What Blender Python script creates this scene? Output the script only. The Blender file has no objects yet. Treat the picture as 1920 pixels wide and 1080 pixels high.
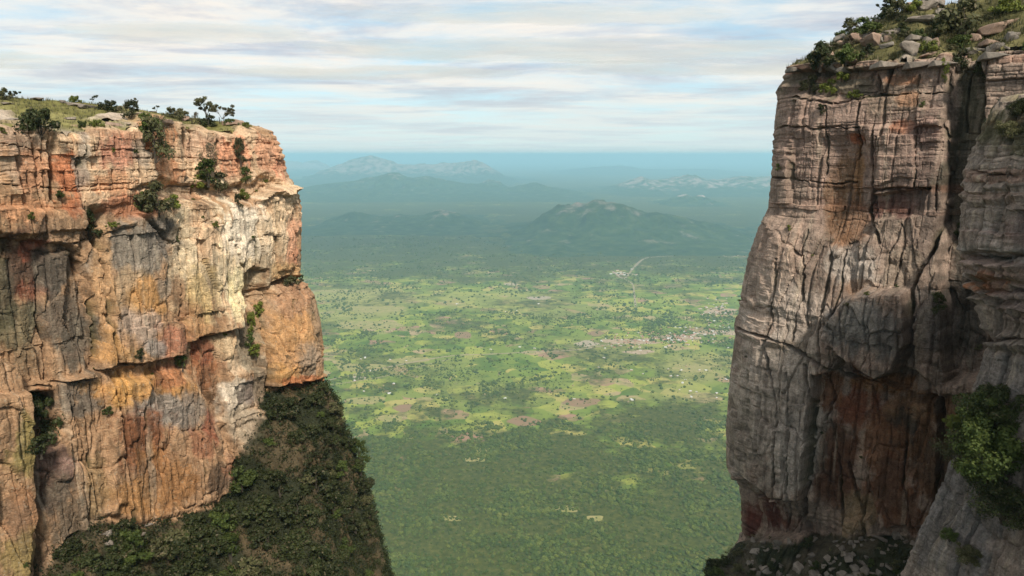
import bpy, bmesh, math, random
import numpy as np
from mathutils import Vector, Matrix

random.seed(7)
RNG = np.random.default_rng(7)
scene = bpy.context.scene
COL = scene.collection

# ------------------------------------------------------------------ camera
F = 1280.0                      # focal length in photo pixels (24 mm on 36 mm, 1920 px)
PITCH = math.atan((540 - 290) / F)
CAMZ = 1000.0                   # metres above the plain
cam_d = bpy.data.cameras.new('camera')
cam = bpy.data.objects.new('camera', cam_d)
COL.objects.link(cam)
cam_d.lens = 24.0
cam_d.sensor_width = 36.0
cam_d.clip_start = 0.5
cam_d.clip_end = 400000.0
cam.location = (0, 0, CAMZ)
cam.rotation_euler = (math.pi / 2 - PITCH, 0, 0)
scene.camera = cam

# ------------------------------------------------------------------ view / render
scene.view_settings.view_transform = 'Standard'
scene.view_settings.look = 'None'
scene.view_settings.gamma = 1.0
scene.view_settings.exposure = 0.45
scene.view_settings.use_curve_mapping = False
scene.render.engine = 'CYCLES'
scene.cycles.use_denoising = True
scene.cycles.max_bounces = 5
scene.cycles.diffuse_bounces = 3
scene.cycles.glossy_bounces = 1
scene.cycles.transparent_max_bounces = 8
scene.cycles.volume_bounces = 1
scene.cycles.sample_clamp_indirect = 4.0

# ------------------------------------------------------------------ sun
SUN_TO = Vector((0.27, -0.68, 0.68)).normalized()    # direction towards the sun
SUN_EL = math.asin(SUN_TO.z)
sun_d = bpy.data.lights.new('sun', 'SUN')
sun_d.energy = 3.4
sun_d.angle = math.radians(8.0)
sun_d.color = (1.0, 0.92, 0.80)
sun = bpy.data.objects.new('sun', sun_d)
COL.objects.link(sun)
sun.rotation_euler = SUN_TO.to_track_quat('Z', 'Y').to_euler()
sun.location = (0, 0, CAMZ + 400)

# ------------------------------------------------------------------ node helpers
def nn(nt, typ, **kw):
    n = nt.nodes.new(typ)
    for k, v in kw.items():
        if k.startswith('i_'):
            key = k[2:]
            key = int(key) if key.isdigit() else key.replace('_', ' ')
            n.inputs[key].default_value = v
        else:
            setattr(n, k, v)
    return n

def mixc(nt, fac, a, b, blend='MIX'):
    m = nt.nodes.new('ShaderNodeMix')
    m.data_type = 'RGBA'
    m.blend_type = blend
    m.clamp_factor = True
    for sock, v in ((m.inputs[0], fac), (m.inputs[6], a), (m.inputs[7], b)):
        if isinstance(v, (int, float)):
            sock.default_value = v
        elif isinstance(v, (tuple, list)):
            sock.default_value = (*v[:3], 1)
        else:
            nt.links.new(v, sock)
    return m.outputs[2]

def ramp(nt, fac, stops, interp='LINEAR'):
    r = nt.nodes.new('ShaderNodeValToRGB')
    r.color_ramp.interpolation = interp
    els = r.color_ramp.elements
    while len(els) < len(stops):
        els.new(0.5)
    for e, (p, c) in zip(els, stops):
        e.position = p
        e.color = (c, c, c, 1) if isinstance(c, (int, float)) else (*c, 1)
    nt.links.new(fac, r.inputs[0])
    return r.outputs[0]

def math_n(nt, op, a, b=None, clamp=False):
    m = nt.nodes.new('ShaderNodeMath')
    m.operation = op
    m.use_clamp = clamp
    for s, v in ((m.inputs[0], a), (m.inputs[1], b)):
        if v is None:
            continue
        if isinstance(v, (int, float)):
            s.default_value = v
        else:
            nt.links.new(v, s)
    return m.outputs[0]

def vec_scale(nt, vec, s):
    m = nt.nodes.new('ShaderNodeMapping')
    m.inputs['Scale'].default_value = s
    nt.links.new(vec, m.inputs[0])
    return m.outputs[0]

def noise_n(nt, vec, scale, detail=4, rough=0.55, dist=0.0):
    n = nt.nodes.new('ShaderNodeTexNoise')
    n.inputs['Scale'].default_value = scale
    n.inputs['Detail'].default_value = detail
    n.inputs['Roughness'].default_value = rough
    n.inputs['Distortion'].default_value = dist
    nt.links.new(vec, n.inputs['Vector'])
    return n.outputs[0]

def S(r, g, b, k=1.0):
    """sRGB 0-255 to linear"""
    f = lambda c: (c / 255 / 12.92) if c / 255 < 0.04045 else ((c / 255 + 0.055) / 1.055) ** 2.4
    return tuple(f(c) * k for c in (r, g, b))

# ------------------------------------------------------------------ world: sky with high thin cloud
world = bpy.data.worlds.new('World')
scene.world = world
world.use_nodes = True
wt = world.node_tree
wt.nodes.clear()
w_out = nn(wt, 'ShaderNodeOutputWorld')
w_bg = nn(wt, 'ShaderNodeBackground', i_Strength=0.108)
sky = nn(wt, 'ShaderNodeTexSky', sky_type='NISHITA', sun_disc=False)
sky.sun_elevation = SUN_EL
sky.sun_rotation = math.atan2(SUN_TO.x, SUN_TO.y)
sky.altitude = 2200
sky.air_density = 1.0
sky.dust_density = 0.6
sky.ozone_density = 1.2
tc = nn(wt, 'ShaderNodeTexCoord')
sep = nn(wt, 'ShaderNodeSeparateXYZ')
wt.links.new(tc.outputs['Generated'], sep.inputs[0])
zz = math_n(wt, 'ADD', math_n(wt, 'MAXIMUM', sep.outputs[2], 0.0), 0.045)
cx_ = math_n(wt, 'DIVIDE', sep.outputs[0], zz)
cy_ = math_n(wt, 'DIVIDE', sep.outputs[1], zz)
cmb = nn(wt, 'ShaderNodeCombineXYZ')
wt.links.new(cx_, cmb.inputs[0]); wt.links.new(cy_, cmb.inputs[1])
cv = vec_scale(wt, cmb.outputs[0], (0.55, 0.60, 1.0))
cn1 = noise_n(wt, cv, 0.9, 9, 0.66, 0.25)
cn2 = noise_n(wt, vec_scale(wt, cmb.outputs[0], (0.34, 0.85, 1.0)), 1.2, 8, 0.66, 0.4)
cn = math_n(wt, 'ADD', math_n(wt, 'MULTIPLY', cn1, 0.62), math_n(wt, 'MULTIPLY', cn2, 0.38))
cmask = ramp(wt, cn, [(0.40, 0.18), (0.49, 0.72), (0.56, 0.97)])
tone = noise_n(wt, vec_scale(wt, cmb.outputs[0], (0.36, 0.62, 1.0)), 1.1, 8, 0.66, 0.35)
ccol = ramp(wt, tone, [(0.38, (3.7, 3.8, 4.3)), (0.46, (4.9, 4.9, 5.1)), (0.53, (6.6, 6.2, 5.7)), (0.64, (7.3, 6.75, 6.0))])
bluer = mixc(wt, 0.45, mixc(wt, 1.0, sky.outputs[0], (0.80, 1.0, 0.96), 'MULTIPLY'), (4.3, 6.0, 6.5))
skyc = mixc(wt, cmask, bluer, ccol)
# the low sky is seen through far more air: streaks melt into an even pale band
lowf = ramp(wt, sep.outputs[2], [(0.0, 0.85), (0.05, 0.6), (0.13, 0.0)])
skyc = mixc(wt, lowf, skyc, (4.9, 5.55, 5.6))
wt.links.new(skyc, w_bg.inputs[0])
wt.links.new(w_bg.outputs[0], w_out.inputs[0])

# ------------------------------------------------------------------ projection helpers
CP = np.array([0.0, 0.0, CAMZ])
FW = np.array([0.0, math.cos(PITCH), -math.sin(PITCH)])
UP = np.array([0.0, math.sin(PITCH), math.cos(PITCH)])

def project(X, Y, Z):
    dz = Z - CAMZ
    dep = np.maximum(Y * FW[1] + dz * FW[2], 0.5)
    return 960 + F * X / dep, 540 - F * (Y * UP[1] + dz * UP[2]) / dep, dep

def ray(px, py):
    a = (px - 960) / F
    b = (540 - py) / F
    return np.array([a, FW[1] + b * UP[1], FW[2] + b * UP[2]])

def at_Y(px, py, Y):
    r = ray(px, py)
    return CP + r * (Y / r[1])

def ground(px, py, z=0.0):
    r = ray(px, py)
    return CP + r * ((z - CAMZ) / r[2])

# ------------------------------------------------------------------ numpy noise
def h2(i, j, seed):
    i = i.astype(np.int64).astype(np.uint32)
    j = j.astype(np.int64).astype(np.uint32)
    h = i * np.uint32(374761393) + j * np.uint32(668265263) + np.uint32((seed * 974711 + 12345) & 0xffffffff)
    h = (h ^ (h >> np.uint32(13))) * np.uint32(1274126177)
    h = (h ^ (h >> np.uint32(16))) * np.uint32(2246822519)
    h = h ^ (h >> np.uint32(15))
    return h.astype(np.float64) / 4294967296.0

def vn(x, y, seed=0):
    """value noise in [-1,1]"""
    xi, yi = np.floor(x), np.floor(y)
    fx, fy = x - xi, y - yi
    fx = fx * fx * fx * (fx * (fx * 6 - 15) + 10)
    fy = fy * fy * fy * (fy * (fy * 6 - 15) + 10)
    a, b = h2(xi, yi, seed), h2(xi + 1, yi, seed)
    c, d = h2(xi, yi + 1, seed), h2(xi + 1, yi + 1, seed)
    return ((a + (b - a) * fx) * (1 - fy) + (c + (d - c) * fx) * fy) * 2 - 1

def fbm(x, y, octv=4, seed=0, gain=0.5):
    s = np.zeros_like(x); a = 1.0; t = 0.0; f = 1.0
    for o in range(octv):
        s += a * vn(x * f + o * 17.3, y * f - o * 9.1, seed + o)
        t += a; a *= gain; f *= 2.03
    return s / t

def sst(a, b, x):
    t = np.clip((x - a) / (b - a), 0, 1)
    return t * t * (3 - 2 * t)

def brick(u, z, bed, ln, seed):
    """irregular courses; returns block random, edge distances (vertical joint, bedding)"""
    q = z / bed
    k = np.floor(q)
    best = None
    j0 = k + (h2(k, k * 0, seed) - .5) * .7
    j1 = k + 1 + (h2(k + 1, k * 0, seed) - .5) * .7
    k = np.where(q < j0, k - 1, np.where(q >= j1, k + 1, k))
    j0 = k + (h2(k, k * 0, seed) - .5) * .7
    j1 = k + 1 + (h2(k + 1, k * 0, seed) - .5) * .7
    ez = np.minimum(q - j0, j1 - q) * bed
    L = ln * (0.5 + 1.2 * h2(k, k * 0 + 5, seed + 1))
    p = u / L + h2(k, k * 0 + 9, seed + 2) * 7
    m = np.floor(p)
    i0 = m + (h2(m, k, seed + 3) - .5) * .7
    i1 = m + 1 + (h2(m + 1, k, seed + 3) - .5) * .7
    m = np.where(p < i0, m - 1, np.where(p >= i1, m + 1, m))
    i0 = m + (h2(m, k, seed + 3) - .5) * .7
    i1 = m + 1 + (h2(m + 1, k, seed + 3) - .5) * .7
    eu = np.minimum(p - i0, i1 - p) * L
    return h2(m, k, seed + 4), h2(k, k * 0 + 3, seed + 5), eu, ez

def worley(u, z, su, sz, seed):
    """returns F2-F1 (cells), id random a,b,c, offset du,dz from nearest seed (m)"""
    x, y = u / su, z / sz
    xi, yi = np.floor(x), np.floor(y)
    f1 = np.full(x.shape, 9.0); f2 = np.full(x.shape, 9.0)
    bi = np.zeros_like(x); bj = np.zeros_like(x); bx = np.zeros_like(x); by = np.zeros_like(x)
    for di in (-1, 0, 1):
        for dj in (-1, 0, 1):
            ci, cj = xi + di, yi + dj
            dx = ci + .1 + .8 * h2(ci, cj, seed) - x
            dy = cj + .1 + .8 * h2(ci, cj, seed + 1) - y
            d = np.abs(dx) * .75 + np.sqrt(dx * dx + dy * dy) * .45 + np.abs(dy) * .35
            nb = d < f1
            f2 = np.where(nb, f1, np.minimum(f2, d))
            bi = np.where(nb, ci, bi); bj = np.where(nb, cj, bj)
            bx = np.where(nb, -dx, bx); by = np.where(nb, -dy, by)
            f1 = np.where(nb, d, f1)
    return f2 - f1, h2(bi, bj, seed + 2), h2(bi, bj, seed + 3), h2(bi, bj, seed + 4), bx * su, by * sz

def seg_dist(px, py, pts):
    """distance in px to polyline, evaluated everywhere near it"""
    d = np.full(px.shape, 1e6)
    for (x0, y0), (x1, y1) in zip(pts[:-1], pts[1:]):
        vx, vy = x1 - x0, y1 - y0
        t = np.clip(((px - x0) * vx + (py - y0) * vy) / (vx * vx + vy * vy + 1e-9), 0, 1)
        d = np.minimum(d, np.hypot(px - x0 - t * vx, py - y0 - t * vy))
    return d

def poly_sd(px, py, pts):
    """signed distance (positive inside)"""
    inside = np.zeros(px.shape, bool)
    n = len(pts)
    for i in range(n):
        x0, y0 = pts[i]; x1, y1 = pts[(i + 1) % n]
        c = ((y0 > py) != (y1 > py)) & (px < (x1 - x0) * (py - y0) / (y1 - y0 + 1e-12) + x0)
        inside ^= c
    d = seg_dist(px, py, list(pts) + [pts[0]])
    return np.where(inside, d, -d)

def local(px, py, pts, pad):
    xs = [p[0] for p in pts]; ys = [p[1] for p in pts]
    return np.nonzero((px > min(xs) - pad) & (px < max(xs) + pad) & (py > min(ys) - pad) & (py < max(ys) + pad))

def lut(tab, x):
    return np.interp(x, [t[0] for t in tab], [t[1] for t in tab])

# ------------------------------------------------------------------ mesh helpers
def mesh_np(name, verts, faces, mat, smooth=False, cols=None, parent=None, link=True):
    """verts (n,3); faces (m,3|4) int array"""
    me = bpy.data.meshes.new(name)
    verts = np.asarray(verts, dtype=np.float32)
    faces = np.asarray(faces, dtype=np.int32)
    m, k = faces.shape
    me.vertices.add(len(verts)); me.vertices.foreach_set('co', verts.ravel())
    me.loops.add(m * k); me.loops.foreach_set('vertex_index', faces.ravel())
    me.polygons.add(m)
    me.polygons.foreach_set('loop_start', np.arange(0, m * k, k, dtype=np.int32))
    me.polygons.foreach_set('loop_total', np.full(m, k, dtype=np.int32))
    me.update(calc_edges=True)
    me.polygons.foreach_set('use_smooth', np.full(m, smooth))
    if cols is not None:
        for an, arr in cols.items():
            arr = np.asarray(arr, dtype=np.float32)
            if arr.ndim == 2:
                a = me.attributes.new(an, 'FLOAT_COLOR', 'POINT')
                if arr.shape[1] == 3:
                    arr = np.concatenate([arr, np.ones((len(arr), 1), np.float32)], 1)
                a.data.foreach_set('color', arr.ravel())
            else:
                a = me.attributes.new(an, 'FLOAT', 'POINT')
                a.data.foreach_set('value', arr)
    if mat is not None:
        me.materials.append(mat)
    if not link:
        return me
    ob = bpy.data.objects.new(name, me)
    COL.objects.link(ob)
    if parent is not None:
        ob.parent = parent
    return ob

def grid_faces(nv, nu, flip=False):
    i = np.arange(nv - 1)[:, None] * nu + np.arange(nu - 1)[None, :]
    q = np.stack([i, i + 1, i + nu + 1, i + nu], -1).reshape(-1, 4)
    return q[:, ::-1] if flip else q

def tag(o, label=None, cat=None, group=None, kind=None):
    if label: o['label'] = label
    if cat: o['category'] = cat
    if group: o['group'] = group
    if kind: o['kind'] = kind
    return o

# ------------------------------------------------------------------ materials
def new_mat(name, rough=0.9, spec=0.15):
    m = bpy.data.materials.new(name)
    m.use_nodes = True
    nt = m.node_tree
    b = nt.nodes['Principled BSDF']
    b.inputs['Roughness'].default_value = rough
    b.inputs['Specular IOR Level'].default_value = spec
    return m, nt, b

def rock_material(name):
    m, nt, b = new_mat(name, 0.92, 0.12)
    at = nn(nt, 'ShaderNodeAttribute', attribute_name='Col')
    geo = nn(nt, 'ShaderNodeNewGeometry')
    pos = geo.outputs['Position']
    n1 = noise_n(nt, pos, 0.9, 6, 0.65)
    n2 = noise_n(nt, vec_scale(nt, pos, (2.2, 2.2, 0.35)), 1.0, 5, 0.6)
    n3 = noise_n(nt, pos, 5.0, 5, 0.7)
    f = math_n(nt, 'MULTIPLY', ramp(nt, n1, [(0.28, 0.58), (0.5, 1.0), (0.72, 1.34)]),
               ramp(nt, n2, [(0.3, 0.75), (0.5, 1.0), (0.7, 1.18)]))
    f = math_n(nt, 'MULTIPLY', f, ramp(nt, n3, [(0.3, 0.60), (0.5, 1.0), (0.7, 1.35)]))
    vm = nn(nt, 'ShaderNodeVectorMath', operation='SCALE')
    nt.links.new(at.outputs['Color'], vm.inputs[0]); nt.links.new(f, vm.inputs['Scale'])
    # grey crustose lichen speckle
    n4 = noise_n(nt, pos, 2.3, 7, 0.75)
    lm = ramp(nt, n4, [(0.56, 0.0), (0.66, 0.55)])
    bw = nn(nt, 'ShaderNodeRGBToBW')          # lichen grows on the bare stone, not on the soil
    nt.links.new(at.outputs['Color'], bw.inputs[0])
    lm = math_n(nt, 'MULTIPLY', lm, ramp(nt, bw.outputs[0], [(0.05, 0.0), (0.14, 1.0)]))
    c = mixc(nt, lm, vm.outputs[0], S(150, 145, 128))
    nt.links.new(c, b.inputs['Base Color'])
    bp = nn(nt, 'ShaderNodeBump', i_Strength=0.8, i_Distance=0.09)
    bh = math_n(nt, 'ADD', n3, math_n(nt, 'MULTIPLY', noise_n(nt, vec_scale(nt, pos, (1, 1, 2.6)), 1.6, 6, 0.7), 1.5))
    nt.links.new(bh, bp.inputs['Height'])
    nt.links.new(bp.outputs[0], b.inputs['Normal'])
    return m

M_ROCK = rock_material('sandstone')

def leaf_material(name, a, b2, dry=None, trans=0.25):
    m, nt, b = new_mat(name, 0.6, 0.25)
    geo = nn(nt, 'ShaderNodeNewGeometry')
    oi = nn(nt, 'ShaderNodeObjectInfo')
    c = mixc(nt, geo.outputs['Random Per Island'], a, b2)
    v = ramp(nt, oi.outputs['Random'], [(0.0, 0.7), (1.0, 1.3)])
    c = mixc(nt, 1.0, c, v, 'MULTIPLY')
    if dry:
        f = ramp(nt, geo.outputs['Random Per Island'], [(0.86, 0.0), (0.9, 1.0)], 'LINEAR')
        c = mixc(nt, f, c, dry)
    nt.links.new(c, b.inputs['Base Color'])
    tr = nn(nt, 'ShaderNodeBsdfTranslucent')
    nt.links.new(c, tr.inputs[0])
    mx = nn(nt, 'ShaderNodeMixShader', i_0=trans)
    nt.links.new(b.outputs[0], mx.inputs[1]); nt.links.new(tr.outputs[0], mx.inputs[2])
    nt.links.new(mx.outputs[0], nt.nodes['Material Output'].inputs[0])
    return m

M_LEAF = {
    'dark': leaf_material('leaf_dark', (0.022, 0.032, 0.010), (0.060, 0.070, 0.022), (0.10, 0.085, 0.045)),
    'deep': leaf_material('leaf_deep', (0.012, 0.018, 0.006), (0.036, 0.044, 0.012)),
    'green': leaf_material('leaf_green', (0.038, 0.062, 0.013), (0.095, 0.118, 0.028)),
    'olive': leaf_material('leaf_olive', (0.060, 0.066, 0.026), (0.13, 0.125, 0.055), (0.19, 0.155, 0.09)),
    'bright': leaf_material('leaf_bright', (0.085, 0.115, 0.016), (0.185, 0.20, 0.040)),
    'dry': leaf_material('leaf_dry', (0.10, 0.082, 0.05), (0.19, 0.155, 0.10), (0.08, 0.1, 0.03)),
}
def bark_material():
    m, nt, b = new_mat('bark', 0.9)
    geo = nn(nt, 'ShaderNodeNewGeometry')
    n = noise_n(nt, vec_scale(nt, geo.outputs['Position'], (6, 6, 1.5)), 2.0, 5)
    nt.links.new(ramp(nt, n, [(0.3, (0.035, 0.028, 0.02)), (0.7, (0.10, 0.085, 0.068))]), b.inputs['Base Color'])
    return m
M_BARK = bark_material()

# ================================================================== CLIFF WALLS
def catmull(pts, ds):
    P = np.array(pts, float)
    P = np.vstack([2 * P[0] - P[1], P, 2 * P[-1] - P[-2]])
    out = []
    for i in range(1, len(P) - 2):
        t = np.linspace(0, 1, 60, endpoint=False)[:, None]
        p0, p1, p2, p3 = P[i - 1], P[i], P[i + 1], P[i + 2]
        out.append(0.5 * (2 * p1 + (p2 - p0) * t + (2 * p0 - 5 * p1 + 4 * p2 - p3) * t ** 2 + (3 * p1 - p0 - 3 * p2 + p3) * t ** 3))
    c = np.vstack(out + [P[-2][None]])
    L = np.concatenate([[0], np.cumsum(np.hypot(*np.diff(c, axis=0).T))])
    return c, L

VIS = {}          # visible-surface lookup for placing plants

def register(P, N, name):
    """coarse z-buffer (4 px cells) of front-facing surface points"""
    px, py, dep = project(P[:, 0], P[:, 1], P[:, 2])
    ok = (px > -40) & (px < 1960) & (py > -40) & (py < 1140)
    P, N, px, py, dep = P[ok], N[ok], px[ok], py[ok], dep[ok]
    ci = ((py + 40) // 4).astype(int) * 500 + ((px + 40) // 4).astype(int)
    order = np.lexsort((dep, ci))
    ci, P, N, dep = ci[order], P[order], N[order], dep[order]
    first = np.concatenate([[True], ci[1:] != ci[:-1]])
    for c, p, n, d in zip(ci[first], P[first], N[first], dep[first]):
        if c not in VIS or VIS[c][2] > d:
            VIS[c] = (p, n, d, name)

def surf(px, py, want=None):
    best = None
    for r in range(0, 9):
        for dy in range(-r, r + 1):
            for dx in range(-r, r + 1):
                if max(abs(dx), abs(dy)) != r:
                    continue
                c = (int(py + 40) // 4 + dy) * 500 + int(px + 40) // 4 + dx
                if c in VIS and (want is None or VIS[c][3] in want):
                    return VIS[c]
    return best

def paint(col, px, py, blobs, k, warp):
    for (bx, by, rx, ry, c, a) in blobs:
        idx = np.nonzero((np.abs(px - bx) < rx * 1.9) & (np.abs(py - by) < ry * 1.9))
        if len(idx[0]) == 0:
            continue
        d = np.hypot((px[idx] - bx) / rx, (py[idx] - by) / ry)
        m = sst(1.22, 0.68, d + warp[idx] * 0.8) * a
        cc = np.array(S(*c)) * k
        col[idx] = col[idx] * (1 - m[:, None]) + cc * m[:, None]

def build_wall(name, plan, right_hand, ztop, zmin, ds, dz, sil, silw, base, base_k, polys, cracks, blobs,
               basecol, strata, flute, facet, seed, colk, ufine, label, sat=1.0):
    c, L = catmull(plan, ds)
    # finer spacing along the visible part
    us = []
    u = 0.0
    while u < L[-1]:
        us.append(u)
        u += ds if ufine[0] < u < ufine[1] else ds * 4
    us = np.array(us)
    cx = np.interp(us, L, c[:, 0]); cy = np.interp(us, L, c[:, 1])
    tx = np.gradient(cx, us); ty = np.gradient(cy, us)
    ker = np.hanning(21); ker /= ker.sum()
    pad = lambda a: np.convolve(np.pad(a, 10, mode='edge'), ker, 'valid')
    tx, ty = pad(tx), pad(ty)
    l = np.hypot(tx, ty); tx /= l; ty /= l
    nx, ny = (ty, -tx) if right_hand else (-ty, tx)
    nu = len(us)
    zt = ztop(us, cx, cy) + CAMZ
    nv = int((zt.max() - CAMZ - zmin) / dz)
    v = np.linspace(0, 1, nv)[:, None]
    Z = zt[None, :] * (1 - v) + (CAMZ + zmin) * v
    U = np.repeat(us[None, :], nv, 0)
    off = np.zeros((nv, nu))
    W = silw(us)[None, :]
    slope = np.zeros((nv, nu))
    for it in range(9):
        X = cx + nx * (off + slope); Y = cy + ny * (off + slope)
        px, py, dep = project(X, Y, Z)
        if base:
            below = np.maximum(py - lut(base, px), 0) * dep / F * 1.1
            slope = 0.5 * slope + 0.5 * below * base_k
        j = px.argmax(1) if right_hand else px.argmin(1)
        r = np.arange(nv)
        tgt = lut(sil, py[r, j])
        dX = (tgt - px[r, j]) * dep[r, j] / F
        nxj = nx[j]
        nxj = np.where(np.abs(nxj) < .35, .35 * np.sign(nxj + 1e-9 * (1 if right_hand else -1)), nxj)
        dl = np.clip(dX / nxj, -3, 3)
        off += dl[:, None] * W * (0.9 if it < 7 else .5)
        # smooth a little vertically
        off = np.apply_along_axis(lambda a: np.convolve(np.pad(a, 3, mode='edge'), np.ones(7) / 7, 'valid'), 0, off) if it < 6 else off
    if base:      # ease the foot of the wall into the slope
        for ax, kk in ((1, 31), (0, 15), (1, 31)):
            ker2 = np.hanning(kk + 2)[1:-1]; ker2 /= ker2.sum()
            slope = np.apply_along_axis(lambda a: np.convolve(np.pad(a, kk // 2, mode='edge'), ker2, 'valid'), ax, slope)
        slope = np.maximum(slope - .25, 0)
        for it in range(4):     # nothing of the slope stands out past the outline read from the photograph
            px, py, dep = project(cx + nx * (off + slope), cy + ny * (off + slope), Z)
            sg = 1 if right_hand else -1
            ex = np.maximum((px - lut(sil, py)) * sg, 0) * dep / F / np.maximum(np.abs(nx), .4)
            slope = slope - np.minimum(ex, np.maximum(slope, 0))
    X = cx + nx * (off + slope); Y = cy + ny * (off + slope)
    px, py, dep = project(X, Y, Z)
    px0, py0 = px, py
    wx = fbm(U * .35, Z * .35, 3, seed + 50) * 7
    wy = fbm(U * .35, Z * .35, 3, seed + 60) * 7
    pxw, pyw = px + wx, py + wy
    vdir = (nx * (0 - X) + ny * (0 - Y)) / np.hypot(X, Y)
    vis = sst(-0.05, 0.12, vdir)
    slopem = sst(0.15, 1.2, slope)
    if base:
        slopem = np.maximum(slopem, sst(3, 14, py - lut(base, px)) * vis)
    D = np.zeros((nv, nu))
    # --- large forms read from the photograph
    for pts, amt, soft in polys:
        idx = local(pxw, pyw, pts, soft * 2 + 4)
        sd = poly_sd(pxw[idx], pyw[idx], pts)
        D[idx] += sst(-soft, soft, sd) * amt * vis[idx]
    cm = np.zeros((nv, nu))
    for pts, wd, depth in cracks:
        idx = local(pxw, pyw, pts, wd * 3 + 3)
        jx = fbm(U[idx] * 1.3, Z[idx] * 1.3, 2, seed + 77) * 2.2
        sd = seg_dist(px[idx] + wx[idx] * .35 + jx, py[idx] + wy[idx] * .35 + jx, pts)
        wv = wd * (0.75 + 0.5 * vn(U[idx] * .5, Z[idx] * .5, seed + 5))
        g = np.exp(-(sd / np.maximum(wv, .6)) ** 2)
        D[idx] -= g * depth * vis[idx]
        cm[idx] = np.maximum(cm[idx], g)
    # --- bedding and joints
    A = strata(px, py) * (1 - slopem * .6)
    zz = Z + 0.35 * fbm(U * .08, Z * .08, 2, seed + 1) + 0.012 * U
    r1, b1, eu1, ez1 = brick(U, zz, 2.3, 4.2, seed + 2)
    r2, b2, eu2, ez2 = brick(U + .3 * vn(U * .4, Z * .4, seed + 8), zz, 0.85, 1.9, seed + 12)
    r3, b3, eu3, ez3 = brick(U, zz, 0.34, 1.1, seed + 22)
    B = facet(px, py)
    uj = U + .45 * fbm(U * .2, Z * .25, 3, seed + 33)
    r0, b0, eu0, ez0 = brick(uj, zz, 15.0, 5.2, seed + 52)
    D += (A + .28 * B) * ((r0 - .5) * 2.0 - 1.0 * np.exp(-(eu0 / .2) ** 2) * (.3 + h2(np.floor(r0 * 997), np.floor(Z / 4), seed + 3)))
    D += A * ((r1 - .5) * .6 + (b1 - .5) * .2 + (r2 - .5) * .22 + (b2 - .5) * .14 + (b3 - .5) * .09 + (r3 - .5) * .06)
    gap = sst(-.1, .5, vn(U * .21, zz * .6, seed + 34))
    D -= A * (.40 * np.exp(-(eu1 / .13) ** 2) + .30 * gap * np.exp(-(ez1 / .11) ** 2) + (.05 + .14 * gap) * np.exp(-(eu2 / .1) ** 2) + .15 * gap * np.exp(-(ez2 / .09) ** 2))
    # --- massive fractured faces
    wu = U + .6 * fbm(U * .15, Z * .12, 4, seed + 30); wz = Z + 1.0 * fbm(U * .12, Z * .12, 4, seed + 31)
    g1, a1, a2, a3, du, dzz = worley(wu, wz, 4.4, 9.5, seed + 40)
    D += B * ((a1 - .5) * .95 + np.clip(du * (a2 - .5) * .36 + dzz * (a3 - .5) * .12, -.7, .7) - .32 * np.exp(-(g1 / .045) ** 2))
    g2, c1, c2, c3, du2, dz2 = worley(wu + .4 * vn(U, Z, seed + 9), wz, 1.5, 3.6, seed + 45)
    D += B * ((c1 - .5) * .16 + np.clip(du2 * (c2 - .5) * .32 + dz2 * (c3 - .5) * .14, -.25, .25) - .05 * np.exp(-(g2 / .06) ** 2))
    g3, e1, e2, e3, du3, dz3 = worley(U + .25 * vn(U * 2, Z * 2, seed + 19), Z, .62, 1.1, seed + 47)
    D += (.35 + .65 * B) * ((e1 - .5) * .06 + np.clip(du3 * (e2 - .5) * .3 + dz3 * (e3 - .5) * .2, -.08, .08))
    # --- flutes
    Fl = flute(px, py)
    fn = np.abs(vn(U * .33 + .35 * fbm(U * .1, Z * .06, 2, seed + 70), Z * .035, seed + 71))
    fn2 = np.abs(vn(U * .95 + .3 * fbm(U * .2, Z * .1, 2, seed + 72), Z * .07, seed + 73))
    D += Fl * (-1.5 * np.exp(-(fn / .07) ** 2) - .6 * np.exp(-(fn2 / .09) ** 2) + .5 * fbm(U * .25, Z * .04, 2, seed + 74))
    # --- roughness
    D += .45 * fbm(U * .12, Z * .1, 3, seed + 80) + .13 * fbm(U * .7, Z * .7, 4, seed + 81, .55)
    D += slopem * (1.6 * fbm(U * .22, Z * .3, 4, seed + 83))
    # keep the true silhouette: little relief right at the turning edge
    D = D * (0.45 + 0.55 * sst(0.0, 0.35, np.abs(vdir)))
    # round the rim
    rim = zt[None, :] - Z
    D -= .9 * np.exp(-(rim / .5) ** 2) * (0.5 + 0.5 * vn(U * .5, Z * 0, seed + 90))
    for it in range(5):
        X = cx + nx * (off + slope + D); Y = cy + ny * (off + slope + D)
        qx, qy, qd = project(X, Y, Z)
        j = qx.argmax(1) if right_hand else qx.argmin(1)
        r = np.arange(nv)
        dX = (lut(sil, qy[r, j]) - qx[r, j]) * qd[r, j] / F
        sg = 1 if right_hand else -1
        nxj = np.where(np.abs(nx[j]) < .35, .35 * sg, nx[j])
        dl = np.clip(dX / nxj, -2.5, 2.5)
        dl = np.convolve(np.pad(dl, 6, mode='edge'), np.ones(13) / 13, 'valid')
        off = off + dl[:, None] * W * .85
    if base:
        for it in range(3):
            px1, py1, dep1 = project(cx + nx * (off + slope + D), cy + ny * (off + slope + D), Z)
            sg = 1 if right_hand else -1
            ex = np.maximum((px1 - lut(sil, py1)) * sg - 6, 0) * dep1 / F / np.maximum(np.abs(nx), .4)
            D = D - np.minimum(ex, 4.0)
    X = cx + nx * (off + slope + D); Y = cy + ny * (off + slope + D)
    Z = Z + (.25 * fbm(U * .6, Z * .6, 3, seed + 95)) * sst(0, 1.5, rim)
    # --- stone colour, including shade painted under the right cliff's bulge
    warp = .75 * fbm(U * .22, Z * .22, 4, seed + 100, .6) + .55 * fbm(U * 1.1, Z * .4, 4, seed + 101, .65) + .35 * (c1 - .5) + .5 * (r1 - .5) * A
    col = np.zeros((nv, nu, 3))
    col[:] = np.array(S(*basecol)) * colk
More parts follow.
